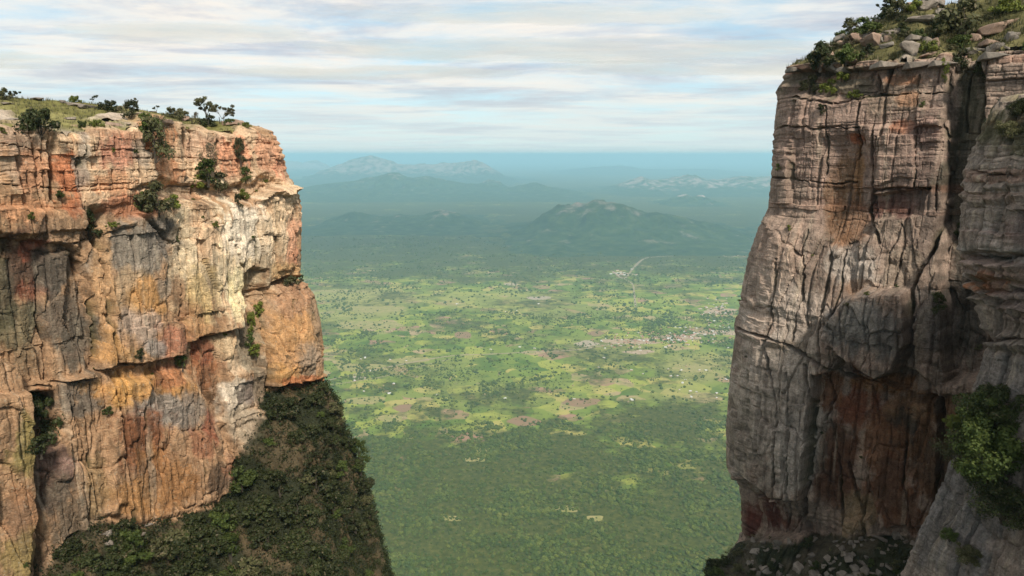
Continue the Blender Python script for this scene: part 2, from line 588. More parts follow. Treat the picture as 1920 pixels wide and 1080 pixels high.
    paint(col, px0, py0, blobs, colk, warp)
    var = (0.80 + .40 * (r2 * .5 + r1 * .5)) * A + (1 - A) * (.86 + .28 * (a1 * .5 + c1 * .5))
    col *= var[..., None]
    # iron-stained and pale beds
    iron = sst(.62, .95, b2 * .6 + .4 * (0.5 + .5 * vn(U * .12, zz * 1.1, seed + 110))) * A
    col = col * (1 - .38 * iron[..., None]) + np.array(S(182, 112, 74)) * colk * .38 * iron[..., None]
    # water streaks: dark and pale run-off following the fall line
    st = fbm(U * 1.1 + .5 * fbm(U * .3, Z * .12, 2, seed + 120), Z * .05, 3, seed + 121, .6)
    st2 = fbm(U * .5, Z * .03, 2, seed + 122)
    dk = sst(.18, .6, st) * sst(-.3, .4, st2) * (1 - .7 * A)
    pl = sst(.2, .6, -st) * sst(-.3, .4, -st2)
    col = col * (1 - .50 * dk[..., None]) + np.array(S(62, 52, 44)) * colk * .5 * dk[..., None]
    col = col * (1 - .35 * pl[..., None]) + np.array(S(205, 185, 155)) * colk * .35 * pl[..., None]
    # dark lichen varnish in fractured patches
    vz = sst(.22, .5, fbm(U * .16 + 9, Z * .11, 4, seed + 130, .6) + (c2 - .5) * .35)
    col = col * (1 - .38 * vz[..., None]) + np.array(S(92, 82, 70)) * colk * .38 * vz[..., None]
    # moss and soil on ledges and in joints
    mo = np.clip(cm * sst(.0, .5, vn(U * .35, Z * .35, seed + 140)), 0, 1) * .7
    col = col * (1 - mo[..., None]) + np.array(S(82, 92, 34)) * .55 * mo[..., None]
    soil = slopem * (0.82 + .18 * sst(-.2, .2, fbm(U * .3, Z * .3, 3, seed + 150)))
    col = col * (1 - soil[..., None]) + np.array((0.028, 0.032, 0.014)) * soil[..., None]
    lum = (col * np.array([.3, .55, .15])).sum(2, keepdims=True)
    col = lum + (col - lum) * sat
    # --- cap: rows running inland from the rim
    caps = [(-1.2, .25), (-2.8, .45), (-5.0, .6), (-8.0, .4), (-11.0, -1.0)]
    tX, tY, tZ = X[0], Y[0], Z[0]
    rows = []
    for o, h in caps[::-1]:
        rows.append(np.stack([tX + nx * o, tY + ny * o, tZ + h + .35 * fbm(us * .5, us * 0 + o, 3, seed + 97)], -1))
    V = np.concatenate([np.stack(rows), np.stack([X, Y, Z], -1)], 0)
    cc = np.concatenate([np.repeat((col[0] * .4 + np.array((.15, .13, .07)))[None], len(caps), 0), col], 0)
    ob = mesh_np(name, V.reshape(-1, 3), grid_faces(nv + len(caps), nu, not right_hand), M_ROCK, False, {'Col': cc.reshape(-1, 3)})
    tag(ob, label, None, None, 'structure')
    # normals for placing plants
    P = np.stack([X, Y, Z], -1)
    gu = np.gradient(P, axis=1); gv = np.gradient(P, axis=0)
    N = np.cross(gv, gu) if right_hand else np.cross(gu, gv)
    N /= np.linalg.norm(N, axis=2, keepdims=True) + 1e-9
    fac = (N * (CP - P)).sum(2)
    sub = (slice(None, None, 2), slice(None, None, 2))
    register(P[sub].reshape(-1, 3), N[sub].reshape(-1, 3), name)
    return ob, dict(us=us, cx=cx, cy=cy, nx=nx, ny=ny, rimX=tX, rimY=tY, rimZ=tZ, P=P, N=N, slope=slope)

# ---- left cliff ------------------------------------------------------------
L_PLAN = [(-86, 18), (-78, 36), (-66.5, 63), (-59, 79), (-50, 99), (-43.5, 114), (-40.0, 122), (-41, 129), (-48, 134), (-62, 137), (-90, 138), (-120, 138)]
L_SIL = [(150, 470), (225, 478), (239, 492), (247, 512), (268, 523), (290, 532), (322, 538), (344, 549), (352, 566), (360, 560), (392, 566), (516, 564), (526, 563),
         (532, 574), (556, 591), (600, 601), (650, 607), (706, 607), (716, 600), (734, 614), (762, 632), (800, 646), (850, 666), (900, 682), (950, 692),
         (1000, 702), (1050, 716), (1080, 724), (1300, 800)]
L_RIM = [(-400, 232), (0, 232), (60, 236), (100, 240), (150, 243), (235, 240), (252, 228), (300, 222), (350, 232), (415, 243), (445, 238), (500, 241), (700, 241)]
L_BASE = [(-300, 1150), (60, 1120), (120, 1000), (190, 968), (260, 984), (350, 958), (432, 930), (448, 876), (470, 815), (496, 762), (518, 732), (560, 726), (606, 709), (800, 709)]

def l_ztop(us, cx, cy):
    z = np.zeros_like(us)
    for i in range(len(us)):
        px, py, d = project(cx[i], cy[i], CAMZ + 4.5)
        yy = lut(L_RIM, px)
        z[i] = at_Y(px, yy, cy[i])[2] - CAMZ
    z = np.where(np.arange(len(us)) > np.argmax(cy > 121) , 5.2, z) if (cy > 121).any() else z
    st = np.floor(vn(us * .33, us * 0, 900) * 2.2) * .35
    return z + st

def l_silw(us):
    c, L = catmull(L_PLAN, .2)
    uc = L[np.argmin(np.hypot(c[:, 0] + 40, c[:, 1] - 122))]
    return sst(uc - 24, uc - 5, us)

L_POLYS = [
    ([(255, 398), (330, 376), (400, 382), (470, 376), (520, 352), (600, 345), (600, 522), (560, 520), (505, 534), (452, 556), (448, 611), (340, 641), (334, 560), (325, 465)], 1.9, 4),
    ([(185, 432), (255, 404), (325, 465), (335, 560), (339, 664), (300, 673), (262, 681), (214, 683), (185, 693), (205, 600), (195, 500)], 1.5, 3),
    ([(160, 392), (200, 398), (196, 440), (182, 470), (166, 440)], -1.8, 5),
    ([(-60, 440), (60, 448), (135, 458), (165, 500), (180, 560), (184, 690), (110, 715), (50, 727), (-60, 740)], -1.6, 3),
    ([(85, 480), (130, 470), (135, 520), (125, 600), (150, 650), (176, 706), (108, 716), (88, 600)], 1.1, 3),
    ([(188, 697), (262, 686), (342, 668), (356, 690), (300, 700), (215, 712)], -0.7, 4),
    ([(205, 720), (300, 700), (360, 720), (395, 770), (432, 860), (438, 925), (260, 980), (196, 960)], 0.9, 8),
    ([(455, 512), (478, 500), (492, 505), (500, 600), (506, 690), (484, 694), (466, 650), (452, 565)], -2.6, 5),
    ([(506, 536), (562, 524), (620, 556), (625, 708), (524, 728), (516, 650)], 1.4, 3),
    ([(505, 533), (575, 516), (575, 528), (507, 545)], -1.0, 2),
    ([(520, 728), (620, 708), (620, 724), (560, 740), (522, 750)], -1.6, 3),
    ([(-80, 640), (28, 690), (46, 800), (44, 960), (20, 1100), (-80, 1100)], 3.0, 5),
    ([(52, 742), (108, 736), (124, 800), (104, 840), (56, 850)], -2.6, 6),
    ([(430, 700), (470, 690), (486, 740), (505, 790), (470, 875), (436, 862), (418, 790)], 1.0, 6),
    ([(380, 715), (415, 760), (432, 850), (412, 850), (392, 790)], -.9, 4),
    ([(250, 350), (330, 372), (480, 370), (520, 346), (500, 330), (430, 352), (350, 348), (300, 340)], -1.6, 8),
    ([(355, 240), (385, 250), (386, 330), (358, 340)], -1.4, 5),
    ([(255, 215), (290, 215), (300, 275), (270, 285)], -1.6, 6),
    ([(88, 232), (104, 232), (112, 370), (98, 372)], -1.3, 3),
    ([(-60, 395), (165, 392), (170, 425), (70, 440), (-60, 432)], .8, 4),
]
L_CRACKS = [
    ([(93, 235), (100, 282), (105, 347), (109, 392)], 4, 2.6), ([(80, 260), (84, 330), (88, 372)], 2, .9), ([(153, 250), (155, 330), (160, 395)], 2, .7),
    ([(137, 467), (163, 500), (177, 532), (183, 582), (186, 640), (184, 690)], 2.4, 1.6), ([(185, 442), (197, 510), (202, 580), (207, 628), (211, 682), (215, 740), (226, 806), (240, 900), (246, 975)], 2.6, 1.4),
    ([(140, 455), (160, 450), (176, 446)], 2, 1.0),
    ([(183, 695), (215, 684), (262, 682), (300, 674), (339, 664)], 2.6, 2.0), ([(340, 641), (390, 633), (430, 621), (449, 611)], 2.3, 1.7),
    ([(50, 728), (100, 723), (110, 716), (146, 714), (178, 708)], 2.2, 1.6), ([(504, 534), (532, 531), (562, 521)], 2.4, 1.8), ([(520, 729), (562, 726), (606, 708)], 2.6, 1.8),
    ([(88, 500), (84, 560), (82, 602), (98, 640), (103, 722), (108, 800)], 2.6, 1.3), ([(140, 722), (143, 790)], 2, 1.0),
    ([(500, 540), (506, 600), (514, 680), (520, 772)], 2.6, 1.6), ([(511, 378), (514, 430), (519, 484)], 1.8, 1.0), ([(476, 420), (480, 505)], 1.8, .8),
    ([(436, 458), (444, 492), (453, 500)], 1.8, .8), ([(327, 430), (331, 500), (335, 600), (339, 664)], 2.4, 1.4), ([(305, 676), (309, 700), (318, 742)], 1.8, .8),
    ([(260, 740), (268, 820), (275, 900), (282, 970)], 2.2, .9), ([(300, 830), (316, 868), (322, 950)], 2.2, .9), ([(370, 760), (366, 840), (375, 940)], 2, .7), ([(130, 740), (150, 800), (166, 900), (170, 1000)], 2.6, 1.1),
    ([(60, 860), (70, 960), (66, 1080)], 3, 1.2), ([(417, 246), (418, 318)], 2, .9), ([(357, 240), (359, 330)], 2, .9), ([(471, 285), (476, 335)], 2, .9),
    ([(0, 346), (60, 350), (152, 352), (250, 340)], 1.5, .7), ([(160, 283), (250, 279)], 1.4, .5), ([(0, 270), (92, 283)], 1.4, .5), ([(548, 380), (552, 450), (548, 520)], 1.8, .9),
    ([(545, 560), (550, 620), (546, 690)], 1.8, .6), ([(583, 560), (588, 640), (586, 705)], 1.8, .8), ([(160, 770), (168, 850), (180, 960)], 2.2, .8),
]
OR, ORR, PK, CRM, GRY, DGR, BRN, OCH, YEL, WHT, RED = (204, 138, 86), (200, 112, 56), (212, 178, 138), (226, 200, 158), (140, 128, 112), (98, 88, 76), (112, 76, 48), (190, 136, 66), (206, 172, 104), (228, 210, 184), (156, 74, 46)
L_BLOBS = [
    (300, 300, 320, 110, PK, .8), (30, 260, 60, 40, (168, 142, 118), .7), (130, 330, 26, 54, ORR, .85), (132, 385, 20, 30, ORR, .8), (60, 320, 40, 50, (192, 128, 84), .7), (40, 390, 70, 24, OR, .6),
    (152, 290, 12, 60, (170, 156, 138), .8), (212, 290, 40, 36, (190, 122, 92), .8), (215, 345, 40, 24, OR, .7), (240, 385, 50, 24, (180, 108, 66), .8), (310, 262, 26, 40, OR, .9), (330, 310, 36, 34, (206, 136, 84), .8),
    (400, 280, 34, 36, (196, 154, 120), .8), (440, 300, 26, 36, (204, 128, 84), .7), (500, 290, 26, 44, (200, 140, 100), .8), (525, 320, 18, 20, (198, 122, 84), .7), (265, 280, 20, 30, (158, 144, 126), .7), (20, 300, 22, 50, (176, 148, 122), .5),
    (410, 480, 110, 120, CRM, .95), (455, 430, 70, 60, WHT, .85), (520, 420, 40, 80, (216, 186, 146), .85), (545, 470, 16, 70, (206, 138, 98), .7), (375, 430, 30, 60, (214, 170, 126), .7), (365, 560, 34, 60, YEL, .75),
    (440, 550, 40, 50, (222, 204, 150), .8), (540, 510, 50, 20, (212, 170, 108), .7), (350, 600, 24, 40, (166, 112, 70), .6), (370, 625, 40, 20, (190, 138, 84), .7),
    (250, 470, 66, 56, GRY, .95), (290, 450, 36, 36, (112, 102, 92), .7), (240, 540, 40, 40, (196, 160, 116), .8), (275, 560, 36, 40, OCH, .85), (300, 540, 20, 24, (150, 136, 120), .7), (255, 615, 46, 34, (176, 152, 132), .8), (308, 640, 32, 34, (172, 108, 78), .75),
    (280, 650, 26, 22, (158, 148, 138), .8), (225, 660, 24, 24, (196, 148, 84), .7), (192, 560, 14, 120, (196, 150, 98), .8), (195, 660, 20, 40, OCH, .8),
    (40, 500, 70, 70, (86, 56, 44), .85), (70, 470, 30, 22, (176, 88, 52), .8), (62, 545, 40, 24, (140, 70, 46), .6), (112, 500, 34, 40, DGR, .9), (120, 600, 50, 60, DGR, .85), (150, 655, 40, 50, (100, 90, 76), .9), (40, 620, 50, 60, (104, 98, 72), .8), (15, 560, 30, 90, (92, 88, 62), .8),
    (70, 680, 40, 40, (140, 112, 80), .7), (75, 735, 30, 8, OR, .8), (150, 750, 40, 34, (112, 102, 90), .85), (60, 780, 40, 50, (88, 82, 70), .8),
    (550, 640, 50, 90, (190, 140, 82), .95), (545, 560, 40, 30, (172, 128, 92), .8), (572, 668, 26, 34, (150, 132, 112), .8), (590, 590, 14, 60, (140, 118, 92), .7), (530, 700, 24, 20, (202, 148, 74), .8), (565, 715, 40, 10, (186, 108, 52), .8),
    (270, 725, 90, 34, OCH, .95), (230, 730, 24, 30, (206, 150, 66), .8), (320, 705, 24, 24, (170, 100, 66), .6), (290, 770, 50, 28, (156, 146, 134), .9), (345, 770, 40, 34, (136, 122, 108), .85), (390, 790, 16, 36, (162, 84, 52), .7), (365, 830, 22, 30, (148, 84, 52), .6),
    (260, 840, 50, 70, (136, 82, 46), .9), (300, 900, 70, 60, (164, 112, 56), .85), (240, 930, 50, 40, (176, 124, 62), .8), (410, 900, 34, 40, (104, 82, 62), .9), (425, 880, 14, 40, (150, 96, 62), .6), (395, 690, 40, 34, (176, 110, 60), .8), (400, 720, 26, 40, BRN, .6),
    (442, 740, 30, 40, WHT, .85), (455, 800, 34, 40, (188, 166, 136), .9), (470, 730, 22, 30, (122, 108, 98), .9), (500, 720, 18, 60, (140, 122, 98), .8), (440, 690, 26, 24, (206, 178, 142), .8), (470, 640, 34, 60, (152, 138, 112), .8), (420, 650, 26, 30, (206, 176, 132), .8), (392, 660, 26, 26, (150, 82, 50), .8),
    (20, 820, 34, 80, (136, 120, 60), .9), (14, 950, 34, 60, (156, 110, 70), .8), (20, 1040, 40, 50, (130, 112, 54), .8), (90, 900, 50, 70, (92, 70, 62), .9), (110, 870, 34, 14, (150, 116, 100), .6), (130, 980, 50, 80, (108, 94, 76), .8), (180, 900, 26, 60, (150, 120, 76), .7),
]
def l_strata(px, py):
    return 0.95 * sst(410, 365, py + 12 * np.sin(px * .03)) + 0.12
def l_facet(px, py):
    return 0.25 + 0.75 * sst(370, 420, py)
def l_flute(px, py):
    return 0.08 + 0.3 * sst(690, 740, py) + 0.22 * sst(330, 380, px) * sst(390, 420, py)

cliff_left, LW = build_wall('cliff_left', L_PLAN, True, l_ztop, -92, .15, .125, L_SIL, l_silw, L_BASE, 0.75, L_POLYS, L_CRACKS, L_BLOBS,
                            (172, 132, 92), l_strata, l_flute, l_facet, 100, 0.93, (30, 138), 'tall orange and cream sandstone cliff on the left of the gap', .82)

# ---- right cliff -----------------------------------------------------------
R_PLAN = [(104, 44), (88, 58), (72, 73), (58, 87.5), (48.5, 97.5), (42.5, 104.5), (42.0, 110), (47, 115), (58, 118), (80, 120), (110, 120)]
R_SIL = [(90, 1480), (130, 1472), (150, 1469), (172, 1454), (182, 1458), (230, 1452), (330, 1446), (390, 1440), (430, 1421), (480, 1403), (540, 1391), (590, 1384),
         (614, 1374), (624, 1379), (700, 1369), (800, 1361), (870, 1362), (890, 1370), (905, 1384), (935, 1389), (1000, 1392), (1012, 1390), (1040, 1370), (1080, 1345), (1300, 1240)]
R_BASE = [(1200, 1000), (1390, 1004), (1500, 1010), (1600, 1002), (1700, 1018), (1800, 1034), (2200, 1060)]
def r_ztop(us, cx, cy):
    z = np.full_like(us, 12.6)
    st = np.floor(vn(us * .4, us * 0, 910) * 2.2) * .4
    return z + st
def r_silw(us):
    c, L = catmull(R_PLAN, .2)
    uc = L[np.argmin(np.hypot(c[:, 0] - 42.2, c[:, 1] - 106))]
    return sst(uc - 30, uc - 4, us)
R_POLYS = [
    ([(1772, 60), (1840, 60), (1850, 420), (1860, 700), (1780, 720), (1762, 420), (1774, 300)], -3.5, 6),
    ([(1556, 262), (1624, 256), (1640, 300), (1630, 440), (1584, 474), (1536, 432)], -1.0, 14),
    ([(1626, 368), (1745, 350), (1726, 402), (1640, 416)], -1.3, 3),
    ([(1558, 600), (1590, 560), (1640, 540), (1716, 540), (1720, 640), (1690, 690), (1655, 708), (1600, 676), (1556, 640)], 4.2, 7),
    ([(1575, 640), (1600, 676), (1655, 708), (1700, 690), (1720, 700), (1700, 735), (1620, 716), (1562, 700)], -2.4, 4),
    ([(1516, 706), (1562, 702), (1680, 736), (1770, 742), (1790, 900), (1740, 1030), (1500, 1030), (1490, 945), (1505, 860)], -3.0, 4),
    ([(1640, 770), (1755, 755), (1745, 1000), (1640, 1000), (1615, 880)], 1.6, 6),
    ([(1575, 985), (1620, 975), (1640, 1030), (1570, 1030)], 1.2, 4),
    ([(1330, 900), (1386, 900), (1440, 942), (1497, 948), (1504, 1015), (1330, 1015)], -2.8, 3),
    ([(1720, 540), (1770, 440), (1850, 560), (1852, 730), (1770, 742), (1722, 690)], 1.6, 5),
    ([(1720, 205), (1772, 205), (1772, 238), (1720, 238)], 1.1, 1.5), ([(1610, 238), (1716, 238), (1716, 330), (1640, 345)], .6, 3),
    ([(1470, 130), (1640, 130), (1650, 178), (1560, 190), (1500, 176), (1470, 172)], -1.8, 5),
]
R_CRACKS = [
    ([(1484, 190), (1482, 260), (1478, 340)], 2.2, 1.1), ([(1548, 200), (1545, 330)], 1.8, .7), ([(1611, 180), (1606, 240), (1604, 300)], 2.4, 1.2), ([(1638, 236), (1633, 320), (1624, 400), (1650, 456)], 3, 1.6),
    ([(1718, 140), (1717, 330), (1716, 352)], 1.7, .7), ([(1770, 130), (1771, 330), (1762, 420), (1742, 490), (1718, 540), (1718, 650)], 3.4, 2.0), ([(1447, 333), (1500, 338), (1560, 346), (1600, 342)], 1.7, .9),
    ([(1632, 358), (1690, 353), (1745, 352)], 2, 1.0), ([(1458, 238), (1530, 240), (1612, 240)], 1.6, .8), ([(1640, 178), (1770, 172)], 1.8, .8), ([(1478, 180), (1560, 196), (1650, 176)], 2, .9),
    ([(1378, 614), (1400, 623), (1440, 636), (1490, 661), (1530, 686), (1560, 703), (1580, 716)], 3, 2.0), ([(1580, 716), (1640, 728), (1690, 737), (1760, 744)], 3, 1.8), ([(1486, 470), (1500, 480), (1512, 430)], 2, .9),
    ([(1456, 485), (1445, 600), (1420, 690), (1412, 800), (1405, 900)], 2.2, 1.0), ([(1505, 480), (1500, 560), (1480, 640)], 2.2, 1.0), ([(1430, 640), (1448, 760), (1446, 880), (1444, 940)], 2.4, 1.3), ([(1500, 690), (1512, 760), (1505, 860), (1492, 948)], 3, 2.2),
    ([(1530, 690), (1545, 760), (1530, 800)], 2.4, 1.2), ([(1575, 880), (1600, 960), (1615, 1010)], 2.8, 1.4), ([(1540, 800), (1560, 900), (1570, 1000)], 2.4, 1.2), ([(1690, 840), (1684, 920), (1700, 1000)], 2, 1.0), ([(1760, 740), (1752, 860), (1740, 980)], 3, 1.5),
    ([(1470, 700), (1475, 800), (1470, 930)], 1.8, .7), ([(1400, 640), (1392, 760), (1385, 870)], 1.8, .8), ([(1555, 480), (1540, 560), (1530, 640), (1536, 688)], 2.2, 1.0),
    ([(1580, 470), (1575, 540), (1556, 600)], 2, .8), ([(1395, 930), (1495, 948)], 3, 1.6), ([(1670, 560), (1700, 450), (1690, 420)], 1.6, .6),
]
RG, RP, RW = (158, 138, 122), (166, 132, 116), (186, 168, 150)
R_BLOBS = [
    (1620, 250, 220, 160, (160, 130, 112), .9), (1500, 250, 50, 60, (162, 132, 114), .7), (1560, 150, 100, 34, (104, 96, 74), .8), (1690, 180, 60, 40, (140, 118, 96), .7), (1690, 150, 40, 10, (176, 112, 60), .6), (1700, 186, 30, 16, (182, 126, 80), .6),
    (1690, 236, 24, 12, (186, 112, 64), .6), (1600, 260, 16, 12, (190, 104, 52), .9), (1588, 330, 24, 60, (140, 102, 62), .75), (1604, 320, 9, 60, (166, 116, 60), .7), (1572, 380, 8, 70, (130, 96, 60), .7), (1548, 400, 7, 70, (120, 92, 66), .6), (1560, 360, 16, 60, (120, 88, 60), .7), (1590, 420, 34, 50, (136, 98, 66), .8), (1570, 440, 20, 30, (160, 110, 66), .6),
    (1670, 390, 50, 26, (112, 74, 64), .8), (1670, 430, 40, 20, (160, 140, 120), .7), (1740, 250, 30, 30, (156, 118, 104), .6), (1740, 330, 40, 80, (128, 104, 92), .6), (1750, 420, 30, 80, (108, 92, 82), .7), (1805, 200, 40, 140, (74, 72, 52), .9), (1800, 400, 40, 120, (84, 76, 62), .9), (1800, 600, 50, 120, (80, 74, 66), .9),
    (1460, 460, 60, 70, (178, 148, 126), .9), (1440, 560, 70, 80, (178, 154, 134), .9), (1600, 500, 70, 40, (170, 156, 142), .85), (1500, 600, 60, 80, (174, 156, 140), .8), (1450, 760, 90, 170, RW, .95), (1480, 860, 40, 80, (182, 168, 154), .8), (1380, 800, 24, 100, (176, 160, 140), .7),
    (1610, 540, 40, 16, (170, 128, 92), .6), (1640, 610, 80, 60, (124, 116, 108), .95), (1625, 590, 30, 30, (142, 134, 124), .7), (1690, 500, 40, 40, (144, 126, 106), .7), (1750, 600, 34, 60, (118, 106, 98), .8), (1720, 640, 20, 60, (108, 92, 80), .7),
    (1600, 690, 40, 24, (104, 66, 40), .9), (1640, 730, 90, 24, (142, 94, 46), .9), (1590, 770, 50, 40, (128, 72, 42), .95), (1540, 740, 26, 40, (134, 86, 50), .9), (1700, 780, 60, 30, (146, 106, 66), .9), (1690, 815, 46, 40, (66, 58, 48), .85), (1640, 860, 60, 60, (130, 86, 52), .9), (1560, 880, 40, 80, (104, 66, 42), .9),  # first blob: brown rock darkened with painted shade of the hollow
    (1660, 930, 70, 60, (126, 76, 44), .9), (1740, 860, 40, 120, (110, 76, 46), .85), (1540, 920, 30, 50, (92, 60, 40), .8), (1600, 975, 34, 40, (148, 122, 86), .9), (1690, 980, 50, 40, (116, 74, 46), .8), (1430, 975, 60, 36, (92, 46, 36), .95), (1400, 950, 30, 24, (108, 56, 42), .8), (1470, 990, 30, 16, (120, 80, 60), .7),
    (1510, 660, 30, 24, (180, 160, 140), .7), (1470, 650, 40, 8, (120, 100, 70), .5), (1780, 800, 30, 60, (128, 88, 46), .8),
]
def r_strata(px, py):
    return 0.45 * sst(440, 400, py + .25 * (1600 - px) * 0) + 0.10 + .5 * sst(190, 150, py)
def r_facet(px, py):
    return 0.12 + 0.75 * sst(380, 460, py)
def r_flute(px, py):
    return 0.2 * sst(200, 240, py) + 0.16 * sst(400, 480, py) * sst(1560, 1500, px) + .06
cliff_right, RW_ = build_wall('cliff_right', R_PLAN, False, r_ztop, -92, .115, .125, R_SIL, r_silw, R_BASE, 0.8, R_POLYS, R_CRACKS, R_BLOBS,
                              (152, 128, 110), r_strata, r_flute, r_facet, 300, 0.92, (36, 86), 'tall grey buttressed sandstone cliff on the right of the gap', .78)

# ---- nearest wall at the right edge ---------------------------------------
N_PLAN = [(60, 4), (54, 18), (47, 32), (41.5, 46), (38.8, 56), (38.8, 61), (42, 65), (52, 68), (75, 70)]
N_SIL = [(120, 1880), (190, 1868), (230, 1845), (320, 1806), (470, 1796), (540, 1816), (600, 1836), (640, 1852), (690, 1838), (740, 1820), (850, 1790), (950, 1746), (1080, 1690), (1300, 1590)]
def n_ztop(us, cx, cy):
    return 4.8 + np.floor(vn(us * .4, us * 0, 920) * 2.2) * .4 + .02 * us * 0
def n_silw(us):
    c, L = catmull(N_PLAN, .2)
    uc = L[np.argmin(np.hypot(c[:, 0] - 38.6, c[:, 1] - 59))]
    return sst(uc - 22, uc - 3, us)
N_BLOBS = [(1860, 330, 80, 100, (150, 134, 120), .8), (1860, 480, 60, 60, (162, 150, 140), .8), (1850, 535, 40, 18, (176, 112, 66), .9), (1890, 560, 50, 40, (150, 128, 118), .7), (1880, 240, 60, 40, (92, 90, 56), .8),
           (1900, 430, 40, 30, (120, 96, 90), .6), (1800, 900, 120, 200, (122, 116, 112), .9), (1880, 700, 60, 60, (118, 112, 106), .8)]
N_POLYS = [([(1780, 470), (1960, 480), (1960, 500), (1800, 490)], -1.2, 4), ([(1800, 520), (1960, 540), (1960, 640), (1850, 640)], -1.0, 5), ([(1780, 640), (1960, 620), (1960, 1100), (1660, 1100)], 0.8, 10)]
cliff_near, NW = build_wall('cliff_near', N_PLAN, False, n_ztop, -52, .11, .115, N_SIL, n_silw, None, 0, N_POLYS, [([(1800, 480), (1860, 484), (1930, 478)], 4, 1.2), ([(1820, 320), (1900, 330)], 3, .7), ([(1838, 640), (1900, 632), (1940, 640)], 4, 1.0)], N_BLOBS,
                            (146, 130, 116), lambda x, y: .55 * sst(640, 600, y) + .1, lambda x, y: 0 * x + .15, lambda x, y: .4 + .3 * sst(600, 660, y), 500, 0.8, (30, 72), 'dark lichen-streaked rock wall at the right edge of the picture', .8)

# ================================================================== THE PLAIN, 1000 m below
def plain_material():
    m, nt, b = new_mat('plain_land', 0.95, 0.05)
    geo = nn(nt, 'ShaderNodeNewGeometry')
    pos = geo.outputs['Position']
    fo = nn(nt, 'ShaderNodeAttribute', attribute_name='forest').outputs['Fac']
    dr = nn(nt, 'ShaderNodeAttribute', attribute_name='dry').outputs['Fac']  # dry ground, plus sunlit brightness painted on the far plain
    # warped coordinates so field edges are crooked
    wn = nn(nt, 'ShaderNodeTexNoise', i_Scale=0.006, i_Detail=3.0)
    nt.links.new(pos, wn.inputs['Vector'])
    wv = nn(nt, 'ShaderNodeVectorMath', operation='MULTIPLY_ADD')
    nt.links.new(wn.outputs['Color'], wv.inputs[0]); wv.inputs[1].default_value = (110, 110, 0); nt.links.new(pos, wv.inputs[2])
    vo = nn(nt, 'ShaderNodeTexVoronoi', i_Scale=1 / 95.0)
    nt.links.new(wv.outputs[0], vo.inputs['Vector'])
    sp = nn(nt, 'ShaderNodeSeparateColor')
    nt.links.new(vo.outputs['Color'], sp.inputs[0])
    field = ramp(nt, sp.outputs[0], [(0.0, (0.085, 0.14, 0.022)), (0.22, (0.15, 0.21, 0.034)), (0.42, (0.29, 0.31, 0.06)), (0.60, (0.38, 0.33, 0.10)), (0.74, (0.16, 0.21, 0.036)), (0.87, (0.36, 0.27, 0.15)), (0.95, (0.32, 0.19, 0.13))], 'CONSTANT')
    med = noise_n(nt, pos, 0.011, 6, 0.62)
    field = mixc(nt, ramp(nt, med, [(0.46, 0.0), (0.60, 0.7)]), field, (0.19, 0.235, 0.045))
    dry_lit_col = mixc(nt, noise_n(nt, pos, 0.02, 5, 0.65), (0.33, 0.29, 0.11), (0.22, 0.235, 0.07))
    field = mixc(nt, dr, field, dry_lit_col)
    # scrub and thickets
    big = noise_n(nt, pos, 0.0017, 6, 0.65)
    fine = noise_n(nt, pos, 0.018, 6, 0.72)
    scr = math_n(nt, 'ADD', math_n(nt, 'MULTIPLY', big, 0.62), math_n(nt, 'MULTIPLY', fine, 0.5))
    scr = math_n(nt, 'ADD', scr, math_n(nt, 'MULTIPLY', fo, 0.26))
    sm = ramp(nt, scr, [(0.55, 0.0), (0.66, 1.0)])
    fvar = noise_n(nt, pos, 0.05, 5, 0.7)
    fcol = ramp(nt, fvar, [(0.3, (0.030, 0.044, 0.012)), (0.52, (0.074, 0.086, 0.020)), (0.72, (0.145, 0.135, 0.040))])
    c = mixc(nt, sm, field, fcol)
    # bare tracks and clearings
    tr = noise_n(nt, pos, 0.0075, 5, 0.6, 1.2)
    tm = ramp(nt, tr, [(0.655, 0.0), (0.70, 0.7)])
    c = mixc(nt, math_n(nt, 'MULTIPLY', tm, math_n(nt, 'SUBTRACT', 1.0, fo, True)), c, (0.27, 0.21, 0.135))
    nt.links.new(c, b.inputs['Base Color'])
    return m
M_PLAIN = plain_material()

ang = np.radians(np.concatenate([np.arange(-180, -36, 6.0), np.arange(-36, 36, 0.4), np.arange(36, 180.1, 6.0)]))
rad = np.concatenate([[0.5], np.geomspace(300, 150000, 330)])
AA, RR = np.meshgrid(ang, rad)
PX, PY = np.sin(AA) * RR, np.cos(AA) * RR
qx, qy, qd = project(PX, np.maximum(PY, 1.0), np.zeros_like(PX))
forest = sst(690, 1010, qy + 170 * fbm(PX / 200, PY / 200, 4, 41)) * 1.0
forest = np.maximum(forest, .55 * sst(560, 470, qy))
forest = np.where(PY < 0, 1.0, forest)
dry = np.zeros_like(forest)  # dry fields; the far band also paints sunlit brightness into the land colour
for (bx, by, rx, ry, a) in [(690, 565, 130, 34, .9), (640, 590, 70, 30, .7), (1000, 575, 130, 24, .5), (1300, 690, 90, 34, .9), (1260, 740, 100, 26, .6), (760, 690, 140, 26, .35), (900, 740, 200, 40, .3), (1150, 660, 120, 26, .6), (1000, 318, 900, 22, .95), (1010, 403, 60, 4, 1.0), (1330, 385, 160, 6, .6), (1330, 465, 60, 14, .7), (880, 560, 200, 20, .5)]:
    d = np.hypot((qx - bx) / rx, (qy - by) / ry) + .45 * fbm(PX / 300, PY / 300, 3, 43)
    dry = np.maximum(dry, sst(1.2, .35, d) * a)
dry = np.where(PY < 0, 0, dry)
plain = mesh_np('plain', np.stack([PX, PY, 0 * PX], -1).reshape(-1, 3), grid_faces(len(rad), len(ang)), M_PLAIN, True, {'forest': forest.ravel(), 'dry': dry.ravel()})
plain.data.flip_normals()
tag(plain, 'wide green plain of fields and scrub far below the cliffs', None, None, 'structure')

